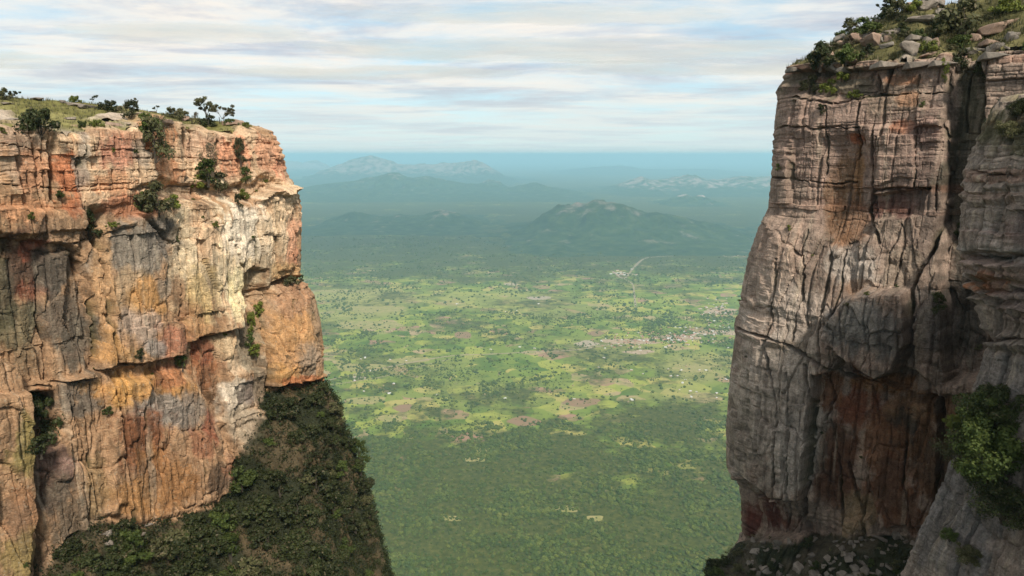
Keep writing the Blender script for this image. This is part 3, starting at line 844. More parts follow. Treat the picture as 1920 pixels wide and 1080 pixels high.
# escarpment foot below the camera, down to the plain
def forest_floor_material():
    m, nt, b = new_mat('forest_floor', 0.95, 0.05)
    geo = nn(nt, 'ShaderNodeNewGeometry')
    n = noise_n(nt, geo.outputs['Position'], 0.12, 6, 0.7)
    nt.links.new(ramp(nt, n, [(0.35, (0.015, 0.028, 0.009)), (0.6, (0.045, 0.066, 0.02)), (0.75, (0.085, 0.085, 0.045))]), b.inputs['Base Color'])
    return m
M_FLOOR = forest_floor_material()
ex = np.linspace(-900, 900, 90); ey = np.concatenate([np.linspace(-500, 130, 20), np.linspace(150, 1380, 60)])
EX, EY = np.meshgrid(ex, ey)
prof = np.interp(EY, [-500, 0, 135, 180, 320, 700, 1380], [960, 905, 872, 815, 690, 330, -3])
gul = np.interp(np.abs(EX + 0.05 * EY), [0, 60, 200, 900], [0, 1, 1.15, 1.3])
EZ = prof * np.clip(.93 + .07 * gul, 0, 1.05) + 26 * fbm(EX / 90, EY / 90, 4, 61) * np.clip(EY / 500, .1, .8) * sst(1380, 1000, EY)
EZ = np.minimum(EZ, 915)
esc = mesh_np('escarpment_slope', np.stack([EX, EY, EZ], -1).reshape(-1, 3), grid_faces(len(ey), len(ex)), M_FLOOR, True)
tag(esc, 'wooded slope falling from the cliffs to the plain', None, None, 'structure')

# ------------------------------------------------------------------ hills
def hill_material():
    m, nt, b = new_mat('hill_scrub_and_rock', 0.95, 0.05)
    geo = nn(nt, 'ShaderNodeNewGeometry')
    pos = geo.outputs['Position']
    n = noise_n(nt, pos, 0.006, 7, 0.68)
    rk = nn(nt, 'ShaderNodeAttribute', attribute_name='rock').outputs['Fac']
    g = ramp(nt, n, [(0.32, (0.020, 0.040, 0.014)), (0.52, (0.042, 0.072, 0.024)), (0.7, (0.095, 0.115, 0.045))])
    r = ramp(nt, noise_n(nt, pos, 0.013, 5, 0.7), [(0.3, (0.24, 0.18, 0.15)), (0.7, (0.44, 0.35, 0.30))])
    n2 = noise_n(nt, pos, 0.0042, 6, 0.62)
    k = ramp(nt, math_n(nt, 'ADD', n2, math_n(nt, 'MULTIPLY', rk, 0.32)), [(0.62, 0.0), (0.80, 0.9)])
    nt.links.new(mixc(nt, k, g, r), b.inputs['Base Color'])
    return m
M_HILL = hill_material()

def hill(name, skyline, Y0, depth, seed, rock, label, rough=1.0):
    """skyline in photo pixels; the ridge stands on the plain Y0 metres away"""
    xs = np.array([at_Y(p[0], p[1], Y0)[0] for p in skyline]); zs = np.array([max(at_Y(p[0], p[1], Y0)[2], 0) for p in skyline])
    n1, n2 = 220, 130
    gx = np.linspace(xs[0] - depth * .6, xs[-1] + depth * .6, n1); gy = np.linspace(Y0 - depth * 2.3, Y0 + depth * 2.0, n2)
    GX, GY = np.meshgrid(gx, gy)
    sc = depth
    wob = .35 * depth * fbm(GX / sc, GY / sc * .3, 3, seed)
    H = np.interp(GX + .12 * sc * fbm(GX / sc * 2, GY / sc * 2, 3, seed + 3), xs, zs, left=0, right=0)
    k = np.exp(-np.abs((GY - Y0 + wob) / depth) ** 1.6)
    rid = 1 - 1.5 * np.abs(fbm(GX / sc * 2.2, GY / sc * 1.3, 4, seed + 7, .55))
    away = sst(0.0, .55, np.abs(GY - Y0) / depth)
    Zh = H * k * (1 - away * .45 * (1 - rid) * rough) + (.10 * zs.max()) * fbm(GX / sc * 4, GY / sc * 4, 4, seed + 11, .6) * k * rough
    edge = np.minimum(sst(gx[0], gx[0] + depth * .5, GX), sst(gx[-1], gx[-1] - depth * .5, GX)) * sst(gy[0], gy[0] + depth * .6, GY) * sst(gy[-1], gy[-1] - depth * .4, GY)
    Zh = Zh * edge - 3 * (1 - edge) - 1.0
    far = rock > 1
    rock = rock - .45 * far
    rk = rock * sst(.45 - .35 * far, .95 - .5 * far, Zh / (zs.max() + 1)) + rock * .35 * sst(.2, .5, fbm(GX / sc * 1.5, GY / sc * 1.5, 3, seed + 13))
    o = mesh_np(name, np.stack([GX, GY, Zh], -1).reshape(-1, 3), grid_faces(n2, n1), M_HILL, True, {'rock': rk.ravel()})
    tag(o, label, None, None, 'structure')
    return o

def dist_of(py):
    return float(ground(960, py)[1])
hill('hill', [(945, 462), (985, 425), (1020, 402), (1050, 388), (1085, 380), (1110, 377), (1135, 379), (1160, 383), (1185, 388), (1215, 399), (1250, 402), (1290, 409), (1340, 421), (1385, 431), (1430, 448), (1480, 462)], dist_of(440), 900, 1, .45, 'broad green hill with a rocky crest standing on the middle plain')
hill('hill', [(985, 478), (1020, 462), (1055, 455), (1090, 465), (1120, 478)], dist_of(466), 330, 2, .2, 'small dark knoll in front of the broad green hill')
hill('hill', [(610, 416), (640, 404), (660, 397), (690, 408), (720, 409), (745, 402), (770, 406), (800, 402), (828, 393), (850, 399), (880, 409), (915, 420)], dist_of(418), 800, 3, .55, 'low pair of rounded hills with pale outcrops left of centre')
hill('mountain_ridge', [(560, 352), (640, 342), (690, 334), (715, 327), (735, 322), (752, 328), (775, 334), (800, 330), (830, 338), (860, 342), (905, 348), (950, 352), (985, 346), (1003, 342), (1025, 349), (1060, 354), (1090, 360)], dist_of(362), 1700, 4, .3, 'dark blue mountain ridge in front of the pale peaks')
hill('mountain', [(575, 330), (600, 318), (630, 308), (655, 299), (672, 296), (690, 292), (706, 296), (720, 300), (745, 307), (775, 309), (805, 306), (840, 306), (865, 303), (888, 299), (905, 305), (922, 315), (940, 328), (965, 334)], dist_of(337), 2600, 5, 1.15, 'pale pinkish double-peaked mountain far away on the left')
hill('mountain', [(500, 322), (530, 306), (548, 301), (565, 305), (580, 299), (596, 306), (620, 318)], dist_of(324), 3000, 6, 1.2, 'faint pale peak on the horizon beside the left cliff')
hill('mountain_ridge', [(1130, 358), (1160, 345), (1190, 337), (1208, 331), (1225, 337), (1255, 336), (1285, 330), (1308, 325), (1330, 334), (1365, 338), (1395, 331), (1420, 333), (1450, 330), (1480, 340)], dist_of(357), 1500, 7, 1.05, 'rocky pale ridge near the right cliff on the far plain')
hill('hill', [(1235, 380), (1262, 370), (1285, 364), (1300, 369), (1315, 365), (1330, 373), (1350, 381)], dist_of(381), 500, 8, .9, 'small hill with pink outcrops right of the broad hill')
hill('mountain_ridge', [(1030, 324), (1080, 316), (1130, 313), (1170, 310), (1200, 316), (1260, 318), (1320, 316), (1390, 324)], dist_of(323), 3000, 9, .3, 'thin hazy blue ridge on the right horizon')
hill('hill', [(870, 352), (900, 344), (915, 337), (935, 340), (950, 349), (975, 354)], dist_of(356), 800, 10, .5, 'little hill between the dark ridge and the pale peaks')

# ------------------------------------------------------------------ roads, bare fields
def flat_material(name, a, b2, sc):
    m, nt, b = new_mat(name, 0.95, 0.05)
    geo = nn(nt, 'ShaderNodeNewGeometry')
    n = noise_n(nt, geo.outputs['Position'], sc, 6, 0.7)
    nt.links.new(mixc(nt, ramp(nt, n, [(0.35, 0.0), (0.65, 1.0)]), a, b2), b.inputs['Base Color'])
    return m
M_ROAD = flat_material('dirt_road', (0.36, 0.30, 0.21), (0.26, 0.21, 0.14), 0.05)
M_BARE = flat_material('bare_earth', (0.27, 0.16, 0.11), (0.22, 0.17, 0.08), 0.03)
M_STUB = flat_material('stubble', (0.34, 0.28, 0.13), (0.22, 0.23, 0.07), 0.03)
M_YARD = flat_material('trodden_earth', (0.46, 0.33, 0.26), (0.26, 0.22, 0.11), 0.035)
M_PALE = flat_material('pale_ground', (0.42, 0.36, 0.28), (0.27, 0.22, 0.15), 0.05)

def road(pts, width, label, z):
    P = np.array([ground(*p)[:2] for p in pts])
    c, L = catmull(P, 20)
    c = c[::3]
    t = np.gradient(c, axis=0); t /= np.linalg.norm(t, axis=1, keepdims=True)
    n = np.stack([-t[:, 1], t[:, 0]], 1)
    wob = width * (.5 + .12 * vn(np.arange(len(c)) * .4, np.zeros(len(c)), 3))[:, None]
    V = np.stack([np.c_[c + n * wob, np.full(len(c), z)], np.c_[c - n * wob, np.full(len(c), z)]], 1).reshape(-1, 3)
    tag(mesh_np('road', V, grid_faces(len(c), 2), M_ROAD), label, None, None, 'structure')
road([(480, 740), (620, 712), (700, 694), (780, 678), (850, 667), (920, 664), (1000, 660), (1080, 656), (1150, 645), (1230, 634), (1310, 629), (1400, 618), (1500, 606)], 13, 'pale dirt road running across the plain to the village', .5)
road([(1148, 508), (1170, 522), (1188, 502), (1206, 486), (1226, 482), (1262, 480)], 22, 'pale bent road in front of the broad green hill', .5)
road([(1170, 522), (1186, 533), (1189, 550), (1192, 575)], 14, 'short track leading down from the bent road', .6)
road([(1345, 476), (1370, 482), (1400, 474), (1440, 470)], 24, 'pale track beside the right cliff far out on the plain', .5)
road([(620, 722), (720, 706), (800, 684), (850, 672)], 7, 'narrow track running beside the dirt road', .7)

def patch(px, py, rx, ry, mat, label, seed):
    a = np.linspace(0, 2 * math.pi, 40, endpoint=False)
    r = 1 + .28 * vn(np.cos(a) * 1.6 + seed, np.sin(a) * 1.6, seed)
    V = [ground(px + rx * r[i] * math.cos(a[i]), py + ry * r[i] * math.sin(a[i])) for i in range(40)]
    V = np.array(V); V[:, 2] = .25
    V = np.vstack([V.mean(0)[None], V])
    fc = np.array([[0, 1 + (i + 1) % 40, 1 + i] for i in range(40)])
    o = mesh_np('field', V, fc, mat)
    tag(o, label, None, None, 'structure')
for i, (x, y, rx, ry, mm, lb) in enumerate([
    (868, 628, 19, 7, M_BARE, 'reddish bare field in the middle of the plain'), (1008, 559, 22, 3.5, M_PALE, 'pale bare strip above the middle of the plain'), (958, 533, 14, 2.5, M_PALE, 'small pale clearing below the broad hill'),
    (905, 846, 22, 8, M_STUB, 'tan clearing at the edge of the near forest'), (980, 790, 30, 9, M_BARE, 'brownish fallow field above the near forest'), (1090, 755, 34, 8, M_BARE, 'brown ploughed field right of the plain centre'),
    (755, 765, 18, 8, M_BARE, 'brown field near the left cliff foot'), (690, 750, 34, 8, M_STUB, 'yellowish field beside the left cliff foot'), (680, 690, 50, 7, M_STUB, 'long yellow green field by the dirt road'), (765, 676, 40, 5, M_STUB, 'yellow strip field next to the dirt road'),
    (672, 708, 14, 3.5, M_PALE, 'pale yard beside the dirt road'), (1100, 645, 22, 6, M_PALE, 'pale ground at the near end of the village'), (730, 785, 26, 7, M_STUB, 'light field below the brown field'), (1300, 690, 40, 9, M_STUB, 'yellow lit field below the village'),
    (1180, 640, 56, 5, M_YARD, 'trodden pinkish ground along the near half of the village'), (1270, 633, 50, 5, M_YARD, 'trodden pinkish ground in the middle of the village'), (1350, 624, 44, 5, M_YARD, 'trodden pinkish ground at the far end of the village'), (1352, 584, 30, 5, M_YARD, 'trodden ground among the houses by the right cliff'), (1170, 514, 16, 2.5, M_YARD, 'trodden ground among the houses by the bent road'), (1200, 660, 30, 4, M_YARD, 'small pinkish clearing below the village'),
    (890, 862, 20, 4, M_STUB, 'narrow yellow clearing in the near forest'), (1060, 955, 26, 6, M_STUB, 'small yellow green glade in the near forest'), (1115, 972, 16, 5, M_STUB, 'lower right glade in the near forest'), (850, 972, 18, 5, M_STUB, 'left glade in the near forest'),
    (690, 610, 60, 8, M_STUB, 'broad yellow field at the left of the sunlit band'), (700, 580, 70, 6, M_STUB, 'long pale yellow field along the sunlit band'), (1120, 625, 16, 5, M_BARE, 'small brown field above the village street'), (640, 546, 44, 3, M_STUB, 'thin yellow strip beside the left cliff edge')]):
    patch(x, y, rx, ry, mm, lb, i + 3)

# ------------------------------------------------------------------ village houses
def house_mesh(name, w, d, h, rh, roof, wall):
    v = [(-w, -d, 0), (w, -d, 0), (w, d, 0), (-w, d, 0), (-w, -d, h), (w, -d, h), (w, d, h), (-w, d, h), (-w, 0, h + rh - .1), (w, 0, h + rh - .1),
         (-w - .5, -d - .5, h - .15), (w + .5, -d - .5, h - .15), (w + .5, 0, h + rh), (-w - .5, 0, h + rh), (w + .5, d + .5, h - .15), (-w - .5, d + .5, h - .15)]
    f = [(0, 1, 5, 4), (1, 2, 6, 5), (2, 3, 7, 6), (3, 0, 4, 7), (4, 7, 8), (5, 9, 6), (10, 11, 12, 13), (13, 12, 14, 15)]
    me = bpy.data.meshes.new(name)
    me.from_pydata(v, [], f)
    me.materials.append(wall); me.materials.append(roof)
    for i, p in enumerate(me.polygons):
        p.material_index = 1 if i >= 6 else 0
    me.update()
    return me
def plain_mat(name, c, rough=.7):
    m, nt, b = new_mat(name, rough, .3)
    geo = nn(nt, 'ShaderNodeNewGeometry')
    n = noise_n(nt, geo.outputs['Position'], 0.7, 4)
    nt.links.new(mixc(nt, n, tuple(x * .8 for x in c), tuple(x * 1.15 for x in c)), b.inputs['Base Color'])
    return m
W_WH, W_TAN = plain_mat('whitewash', (.68, .64, .58)), plain_mat('mud_brick', (.42, .28, .18))
R_ZN, R_RU, R_TH = plain_mat('zinc_roof', (.62, .62, .62), .45), plain_mat('rusty_roof', (.36, .17, .11)), plain_mat('thatch', (.30, .25, .16))
HOUSES = [('white walled house with grey metal roof', house_mesh('house', 5.5, 3.6, 3.0, 1.4, R_ZN, W_WH)), ('mud brick house with rust red roof', house_mesh('house', 5.0, 3.6, 2.8, 1.6, R_RU, W_TAN)),
          ('mud brick house with grey metal roof', house_mesh('house', 4.4, 3.2, 2.7, 1.1, R_ZN, W_TAN)), ('white walled house with rust red roof', house_mesh('house', 7.5, 4.6, 3.4, 1.8, R_RU, W_WH)), ('thatched mud hut', house_mesh('hut', 3.2, 3.0, 2.3, 2.2, R_TH, W_TAN))]
def put_house(px, py, kinds, where, group, s=1.0):
    k = random.choice(kinds)
    lb, me = HOUSES[k]
    o = bpy.data.objects.new('hut' if k == 4 else 'house', me)
    COL.objects.link(o)
    g = ground(px, py)
    o.location = (g[0], g[1], 0.3)
    o.rotation_euler = (0, 0, random.uniform(0, 6.28))
    sc = s * random.uniform(.85, 1.35)
    o.scale = (sc, sc, sc)
    tag(o, lb + ' ' + where, 'hut' if k == 4 else 'house', group)
rd = random.Random(11)
def road_y(x): return float(np.interp(x, [1000, 1080, 1150, 1230, 1310, 1400], [660, 656, 645, 634, 629, 618]))
for i in range(178):
    x = rd.triangular(1085, 1392, 1290); y = road_y(x) + rd.gauss(0, 8.5)
    put_house(x, y, (0, 1, 1, 2, 3), 'along the village street', 'houses along the village street')
for i in range(42):
    put_house(rd.gauss(1345, 20), rd.gauss(580, 10), (0, 1, 2, 3), 'in the cluster close to the right cliff edge', 'houses in the cluster by the right cliff', 1.1)
for i in range(14):
    put_house(rd.gauss(1165, 12), rd.gauss(513, 3), (0, 3), 'by the bent road below the broad hill', 'houses by the bent road', 1.5)
for i in range(30):
    put_house(rd.uniform(1120, 1370), rd.uniform(650, 760), (0, 2, 4, 2), 'scattered on the fields below the village', 'homesteads below the village')
for i in range(14):
    put_house(rd.uniform(640, 790), rd.uniform(670, 760), (0, 2, 2, 4), 'scattered near the dirt road on the left', 'homesteads near the dirt road')
for i in range(14):
    put_house(rd.uniform(800, 1080), rd.uniform(560, 760), (0, 2, 4), 'standing alone in the middle of the plain', 'homesteads in the middle of the plain')

# ------------------------------------------------------------------ bush and trees of the plain (nobody could count them)
def tree_points():
    out = []
    def add(n, y0, y1, s0, s1, mode):
        t = RNG.random(n); y = np.sqrt(y0 ** 2 + t * (y1 ** 2 - y0 ** 2)); x = (RNG.random(n) * 2 - 1) * .52 * y
        ppx, ppy, _ = project(x, y, np.zeros(n))
        big = fbm(x / 420, y / 420, 4, 71, .6); med = fbm(x / 90, y / 90, 4, 72, .6)
        fz = sst(700, 1010, ppy + 170 * fbm(x / 200, y / 200, 4, 41))
        lane = np.abs(fbm(x / 170 + 4, y / 170, 3, 73))
        dens = np.clip(.10 + 1.0 * sst(.0, .45, big + .8 * med) + .9 * np.exp(-(lane / .022) ** 2), 0, 1) if mode else np.clip(.12 + 1.1 * sst(-.3, .3, med + .5 * big), 0, 1)
        dens = np.maximum(dens * (1 - fz), fz * (.25 + .75 * sst(-.35, .15, med + .4 * big)))
        keep = RNG.random(n) < dens
        s = s0 + (s1 - s0) * RNG.random(n) ** 3 * 1.25
        s *= .75 + .5 * sst(-.2, .5, med)
        out.append(np.c_[x, y, s][keep])
    add(60000, 1330, 2450, 2.3, 6.6, 1)
    add(46000, 2450, 4300, 2.2, 6.6, 1)
    add(36000, 4300, 8500, 3.5, 9, 1)
    return np.vstack(out)
TP = tree_points()
tm_ = bpy.data.meshes.new('woodland')
tm_.vertices.add(len(TP))
tm_.vertices.foreach_set('co', np.c_[TP[:, :2], TP[:, 2] * .45].astype(np.float32).ravel())
a_ = tm_.attributes.new('size', 'FLOAT', 'POINT'); a_.data.foreach_set('value', TP[:, 2].astype(np.float32))
woodland = bpy.data.objects.new('woodland', tm_)
COL.objects.link(woodland)
tag(woodland, 'dark green bush and trees dotted over the plain', None, None, 'stuff')
def tree_mat():
    m, nt, b = new_mat('plain_trees', 0.8, 0.1)
    oi = nn(nt, 'ShaderNodeObjectInfo')
    geo = nn(nt, 'ShaderNodeNewGeometry')
    lo = noise_n(nt, geo.outputs['Position'], 0.012, 4, 0.6)
    mixr = math_n(nt, 'ADD', math_n(nt, 'MULTIPLY', oi.outputs['Random'], 0.4), math_n(nt, 'MULTIPLY', lo, 0.75))
    c = ramp(nt, mixr, [(0.0, (0.036, 0.058, 0.014)), (0.5, (0.062, 0.092, 0.020)), (0.8, (0.115, 0.14, 0.030)), (1.0, (0.17, 0.17, 0.05))])
    c = mixc(nt, 1.0, c, ramp(nt, noise_n(nt, geo.outputs['Position'], 0.5, 3), [(0.3, 0.6), (0.7, 1.4)]), 'MULTIPLY')
    nt.links.new(c, b.inputs['Base Color'])
    return m
M_TREES = tree_mat()
ng = bpy.data.node_groups.new('scatter_trees', 'GeometryNodeTree')
ng.interface.new_socket('Geometry', in_out='INPUT', socket_type='NodeSocketGeometry')
ng.interface.new_socket('Geometry', in_out='OUTPUT', socket_type='NodeSocketGeometry')
gi, go = ng.nodes.new('NodeGroupInput'), ng.nodes.new('NodeGroupOutput')
ico = ng.nodes.new('GeometryNodeMeshIcoSphere'); ico.inputs['Radius'].default_value = 1.0; ico.inputs['Subdivisions'].default_value = 3
nzt = ng.nodes.new('ShaderNodeTexNoise'); nzt.inputs['Scale'].default_value = 1.9; nzt.inputs['Detail'].default_value = 3.0
sb = ng.nodes.new('ShaderNodeVectorMath'); sb.operation = 'SUBTRACT'; sb.inputs[1].default_value = (.5, .5, .5)
ng.links.new(nzt.outputs['Color'], sb.inputs[0])
scl = ng.nodes.new('ShaderNodeVectorMath'); scl.operation = 'SCALE'; scl.inputs['Scale'].default_value = 2.0
ng.links.new(sb.outputs[0], scl.inputs[0])
spn = ng.nodes.new('GeometryNodeSetPosition')
ng.links.new(ico.outputs[0], spn.inputs['Geometry']); ng.links.new(scl.outputs[0], spn.inputs['Offset'])
smat = ng.nodes.new('GeometryNodeSetMaterial'); smat.inputs['Material'].default_value = M_TREES
ng.links.new(spn.outputs[0], smat.inputs[0])
iop = ng.nodes.new('GeometryNodeInstanceOnPoints')
ng.links.new(gi.outputs[0], iop.inputs['Points']); ng.links.new(smat.outputs[0], iop.inputs['Instance'])
na = ng.nodes.new('GeometryNodeInputNamedAttribute'); na.data_type = 'FLOAT'; na.inputs['Name'].default_value = 'size'
sv = ng.nodes.new('ShaderNodeVectorMath'); sv.operation = 'MULTIPLY'; sv.inputs[1].default_value = (.8, .8, .72)
ng.links.new(na.outputs['Attribute'], sv.inputs[0])
ng.links.new(sv.outputs[0], iop.inputs['Scale'])
rv = ng.nodes.new('FunctionNodeRandomValue'); rv.data_type = 'FLOAT_VECTOR'; rv.inputs[0].default_value = (0, 0, 0); rv.inputs[1].default_value = (.3, .3, 6.28)
ng.links.new(rv.outputs[0], iop.inputs['Rotation'])
ng.links.new(iop.outputs[0], go.inputs[0])
md = woodland.modifiers.new('scatter', 'NODES'); md.node_group = ng

# ------------------------------------------------------------------ clouds
def cloud_material(name, dens):
    m = bpy.data.materials.new(name)
    m.use_nodes = True
    nt = m.node_tree
    nt.nodes.clear()
    o = nn(nt, 'ShaderNodeOutputMaterial')
    v = nn(nt, 'ShaderNodeVolumeScatter', i_Density=dens, i_Anisotropy=0.2)
    v.inputs['Color'].default_value = (0.90, 0.94, 1.0, 1)
    nt.links.new(v.outputs[0], o.inputs['Volume'])
    m.cycles.homogeneous_volume = True
    return m
M_CLOUD = cloud_material('grey_cloud', 0.0010)
M_BANK = cloud_material('grey_cloud_bank', 0.0018)
def cloud(x0, x1, y0, y1, z, thick, seed, label, mat=None):
    n1, n2 = 70, 46
    a = np.linspace(-1, 1, n1); c = np.linspace(-1, 1, n2)
    A_, C_ = np.meshgrid(a, c)
    lx, ly = (x1 - x0) / 2, (y1 - y0) / 2
    X = (x0 + x1) / 2 + A_ * lx * 1.15; Y = (y0 + y1) / 2 + C_ * ly * 1.15
    sc = max(ly, lx * .3)
    r2 = A_ ** 2 + C_ ** 2
    t = 1.0 - r2 + .85 * fbm(X / sc * 1.1, Y / sc * 2.0, 4, seed, .6)
    t = np.clip(t, 0, 1.3) * sst(1.0, .86, np.abs(A_)) * sst(1.0, .86, np.abs(C_))
    th = thick * t ** 1.1
    V = np.concatenate([np.stack([X, Y, z + th * .6 + .5 + 0 * X], -1).reshape(-1, 3), np.stack([X, Y, z - th * .4 - .5], -1).reshape(-1, 3)])
    g = grid_faces(n2, n1); N = n1 * n2
    bd = np.concatenate([np.arange(n1), np.arange(1, n2) * n1 + n1 - 1, (n2 - 1) * n1 + np.arange(n1 - 2, -1, -1), np.arange(n2 - 2, 0, -1) * n1])
    sd = np.stack([bd, bd + N, np.roll(bd, -1) + N, np.roll(bd, -1)], -1)
    o = mesh_np('cloud', V, np.concatenate([g, g[:, ::-1] + N, sd]), mat or M_CLOUD, True)
    tag(o, label, 'cloud', 'grey cloud banks')
CLZ = 4200.0
def cloud_px(pxa, pxb, pya, pyb, thick, seed, label):
    e = lambda py: (CLZ - CAMZ) / math.tan(math.atan((540 - py) / F) - PITCH)
    yn, yf = e(pya), e(pyb)
    ym = (yn + yf) / 2
    cloud((pxa - 960) / F * ym, (pxb - 960) / F * ym, yn, yf, CLZ, thick, seed, label)
cloud_px(600, 1560, 72, 118, 190, 201, 'long grey cloud bank over the middle of the sky')
cloud_px(470, 960, 122, 150, 130, 202, 'thin grey cloud streak low above the left cliff')
cloud_px(150, 620, 42, 84, 130, 203, 'grey cloud wisp at the upper left')
cloud_px(640, 1340, 8, 46, 150, 204, 'grey cloud sheet along the top edge of the sky')
cloud_px(1040, 1640, 112, 142, 130, 205, 'grey cloud streak low beside the right cliff')
cloud_px(-260, 130, 86, 128, 120, 206, 'grey cloud bank at the left edge')
cloud(-6000, 8500, 1700, 8800, CLZ, 330, 207, 'broad grey cloud above the picture shading the middle plain', M_BANK)

# ------------------------------------------------------------------ haze
hz = bpy.data.materials.new('haze_air')
hz.use_nodes = True
ht = hz.node_tree
ht.nodes.clear()
ho = nn(ht, 'ShaderNodeOutputMaterial')
pv = nn(ht, 'ShaderNodeVolumePrincipled')
pv.inputs['Color'].default_value = (0.47, 0.81, 1.0, 1)
pv.inputs['Density'].default_value = 5.0e-5
pv.inputs['Anisotropy'].default_value = 0.0
ht.links.new(pv.outputs[0], ho.inputs['Volume'])
hz.cycles.homogeneous_volume = True
HB = 152000.0
hv = [(sx * HB, sy * HB, z) for z in (-8.0, 1090.0) for sx, sy in ((-1, -1), (1, -1), (1, 1), (-1, 1))]
hf = [(3, 2, 1, 0), (4, 5, 6, 7), (0, 1, 5, 4), (1, 2, 6, 5), (2, 3, 7, 6), (3, 0, 4, 7)]
haze = mesh_np('haze', hv, hf, hz)
tag(haze, 'pale blue haze filling the air over the plain', None, None, 'stuff')

# ================================================================== PLATEAU AND SLOPES ABOVE THE CLIFFS
def grass_rock_material():
    m, nt, b = new_mat('turf_and_slabs', 0.95, 0.05)
    at = nn(nt, 'ShaderNodeAttribute', attribute_name='Col')
    geo = nn(nt, 'ShaderNodeNewGeometry')
    pos = geo.outputs['Position']
    f = math_n(nt, 'MULTIPLY', ramp(nt, noise_n(nt, pos, 0.8, 6, 0.7), [(0.28, 0.6), (0.5, 1.0), (0.72, 1.35)]), ramp(nt, noise_n(nt, pos, 5.0, 4, 0.7), [(0.3, 0.7), (0.7, 1.25)]))
    vm = nn(nt, 'ShaderNodeVectorMath', operation='SCALE')
    nt.links.new(at.outputs['Color'], vm.inputs[0]); nt.links.new(f, vm.inputs['Scale'])
    nt.links.new(vm.outputs[0], b.inputs['Base Color'])
    bp = nn(nt, 'ShaderNodeBump', i_Strength=1.0, i_Distance=0.25)
    nt.links.new(noise_n(nt, pos, 2.2, 6, 0.7), bp.inputs['Height'])
    nt.links.new(bp.outputs[0], b.inputs['Normal'])
    return m
M_TURF = grass_rock_material()

def top_land(name, W, right_hand, rise, box, step, seed, rockc, grassc, rockbias, label):
    rx, ry, rz = W['rimX'][::2], W['rimY'][::2], W['rimZ'][::2]
    ker = np.hanning(25); ker /= ker.sum()
    rz = np.convolve(np.pad(rz, 12, mode='edge'), ker, 'valid')
    nx, ny = W['nx'][::2], W['ny'][::2]
    gx = np.arange(box[0], box[1], step); gy = np.arange(box[2], box[3], step)
    GX, GY = np.meshgrid(gx, gy)
    fx, fy = GX.ravel(), GY.ravel()
    best = np.full(fx.shape, 1e9); sgn = np.zeros_like(fx); zr = np.zeros_like(fx); wsum = np.zeros_like(fx); zacc = np.zeros_like(fx)
    for i in range(len(rx)):
        dx, dy = fx - rx[i], fy - ry[i]
        d2 = dx * dx + dy * dy
        wgt = 1 / (d2 + 4) ** 2
        zacc += wgt * rz[i]; wsum += wgt
        nb = d2 < best
        best = np.where(nb, d2, best); sgn = np.where(nb, dx * nx[i] + dy * ny[i], sgn)
    d = np.sqrt(best)
    zr = zacc / wsum
    rk = fbm(fx * .09, fy * .09, 4, seed, .55) + rockbias
    rmask = sst(.05, .3, rk)
    Z = zr + rise(d) + .5 * fbm(fx * .12, fy * .12, 3, seed + 5) * sst(0, 6, d) + rmask * (.6 + .5 * np.floor(fbm(fx * .3, fy * .3, 2, seed + 8) * 3) / 3) * sst(.5, 4, d) + .22 * fbm(fx * .8, fy * .8, 3, seed + 6)
    ins = (sgn < 0) & (d > .5)
    Z = np.where(ins, Z, zr - .5)
    keep = ((sgn < 0) & (d > .3)).reshape(GX.shape)
    fc = grid_faces(len(gy), len(gx))
    kf = keep.ravel()
    fc = fc[kf[fc].all(1)]
    g = sst(-.3, .3, fbm(fx * .15, fy * .15, 3, seed + 9))[:, None]
    gcol = np.array(grassc[0]) * (1 - g) + np.array(grassc[1]) * g
    r = sst(-.3, .3, fbm(fx * .4, fy * .4, 3, seed + 10))[:, None]
    rcol = np.array(rockc[0]) * (1 - r) + np.array(rockc[1]) * r
    cc = gcol * (1 - rmask[:, None]) + rcol * rmask[:, None]
    V = np.stack([fx, fy, Z], -1)
    used = np.unique(fc); remap = np.full(len(V), -1); remap[used] = np.arange(len(used))
    o = mesh_np(name, V[used], remap[fc], M_TURF, False, {'Col': cc[used]})
    tag(o, label, None, None, 'structure')
    ZZ = Z.reshape(GX.shape)
    n = np.stack([-np.gradient(ZZ, step, axis=1), -np.gradient(ZZ, step, axis=0), np.ones_like(ZZ)], -1)
    n /= np.linalg.norm(n, axis=2, keepdims=True)
    register(V[used], n.reshape(-1, 3)[used], name)
    return V[used], rmask[used]

plV, plR = top_land('plateau', LW, True, lambda d: .22 * np.minimum(d, 14) + .165 * np.clip(d - 14, 0, 36) + .02 * np.maximum(d - 50, 0), (-135, -38, 16, 139), .45, 700,
                    ((.34, .27, .21), (.46, .38, .30)), ((.155, .145, .05), (.23, .21, .085)), .0, 'grassy rock-strewn plateau on top of the left cliff')
slV, slR = top_land('hillside', RW_, False, lambda d: .72 * np.minimum(d, 26) + .35 * np.maximum(d - 26, 0) * (d < 60) + 0 * d, (40, 112, 40, 121), .4, 750,
                    ((.22, .18, .145), (.36, .30, .25)), ((.085, .08, .035), (.15, .135, .06)), .16, 'steep bushy hillside rising above the right cliff')

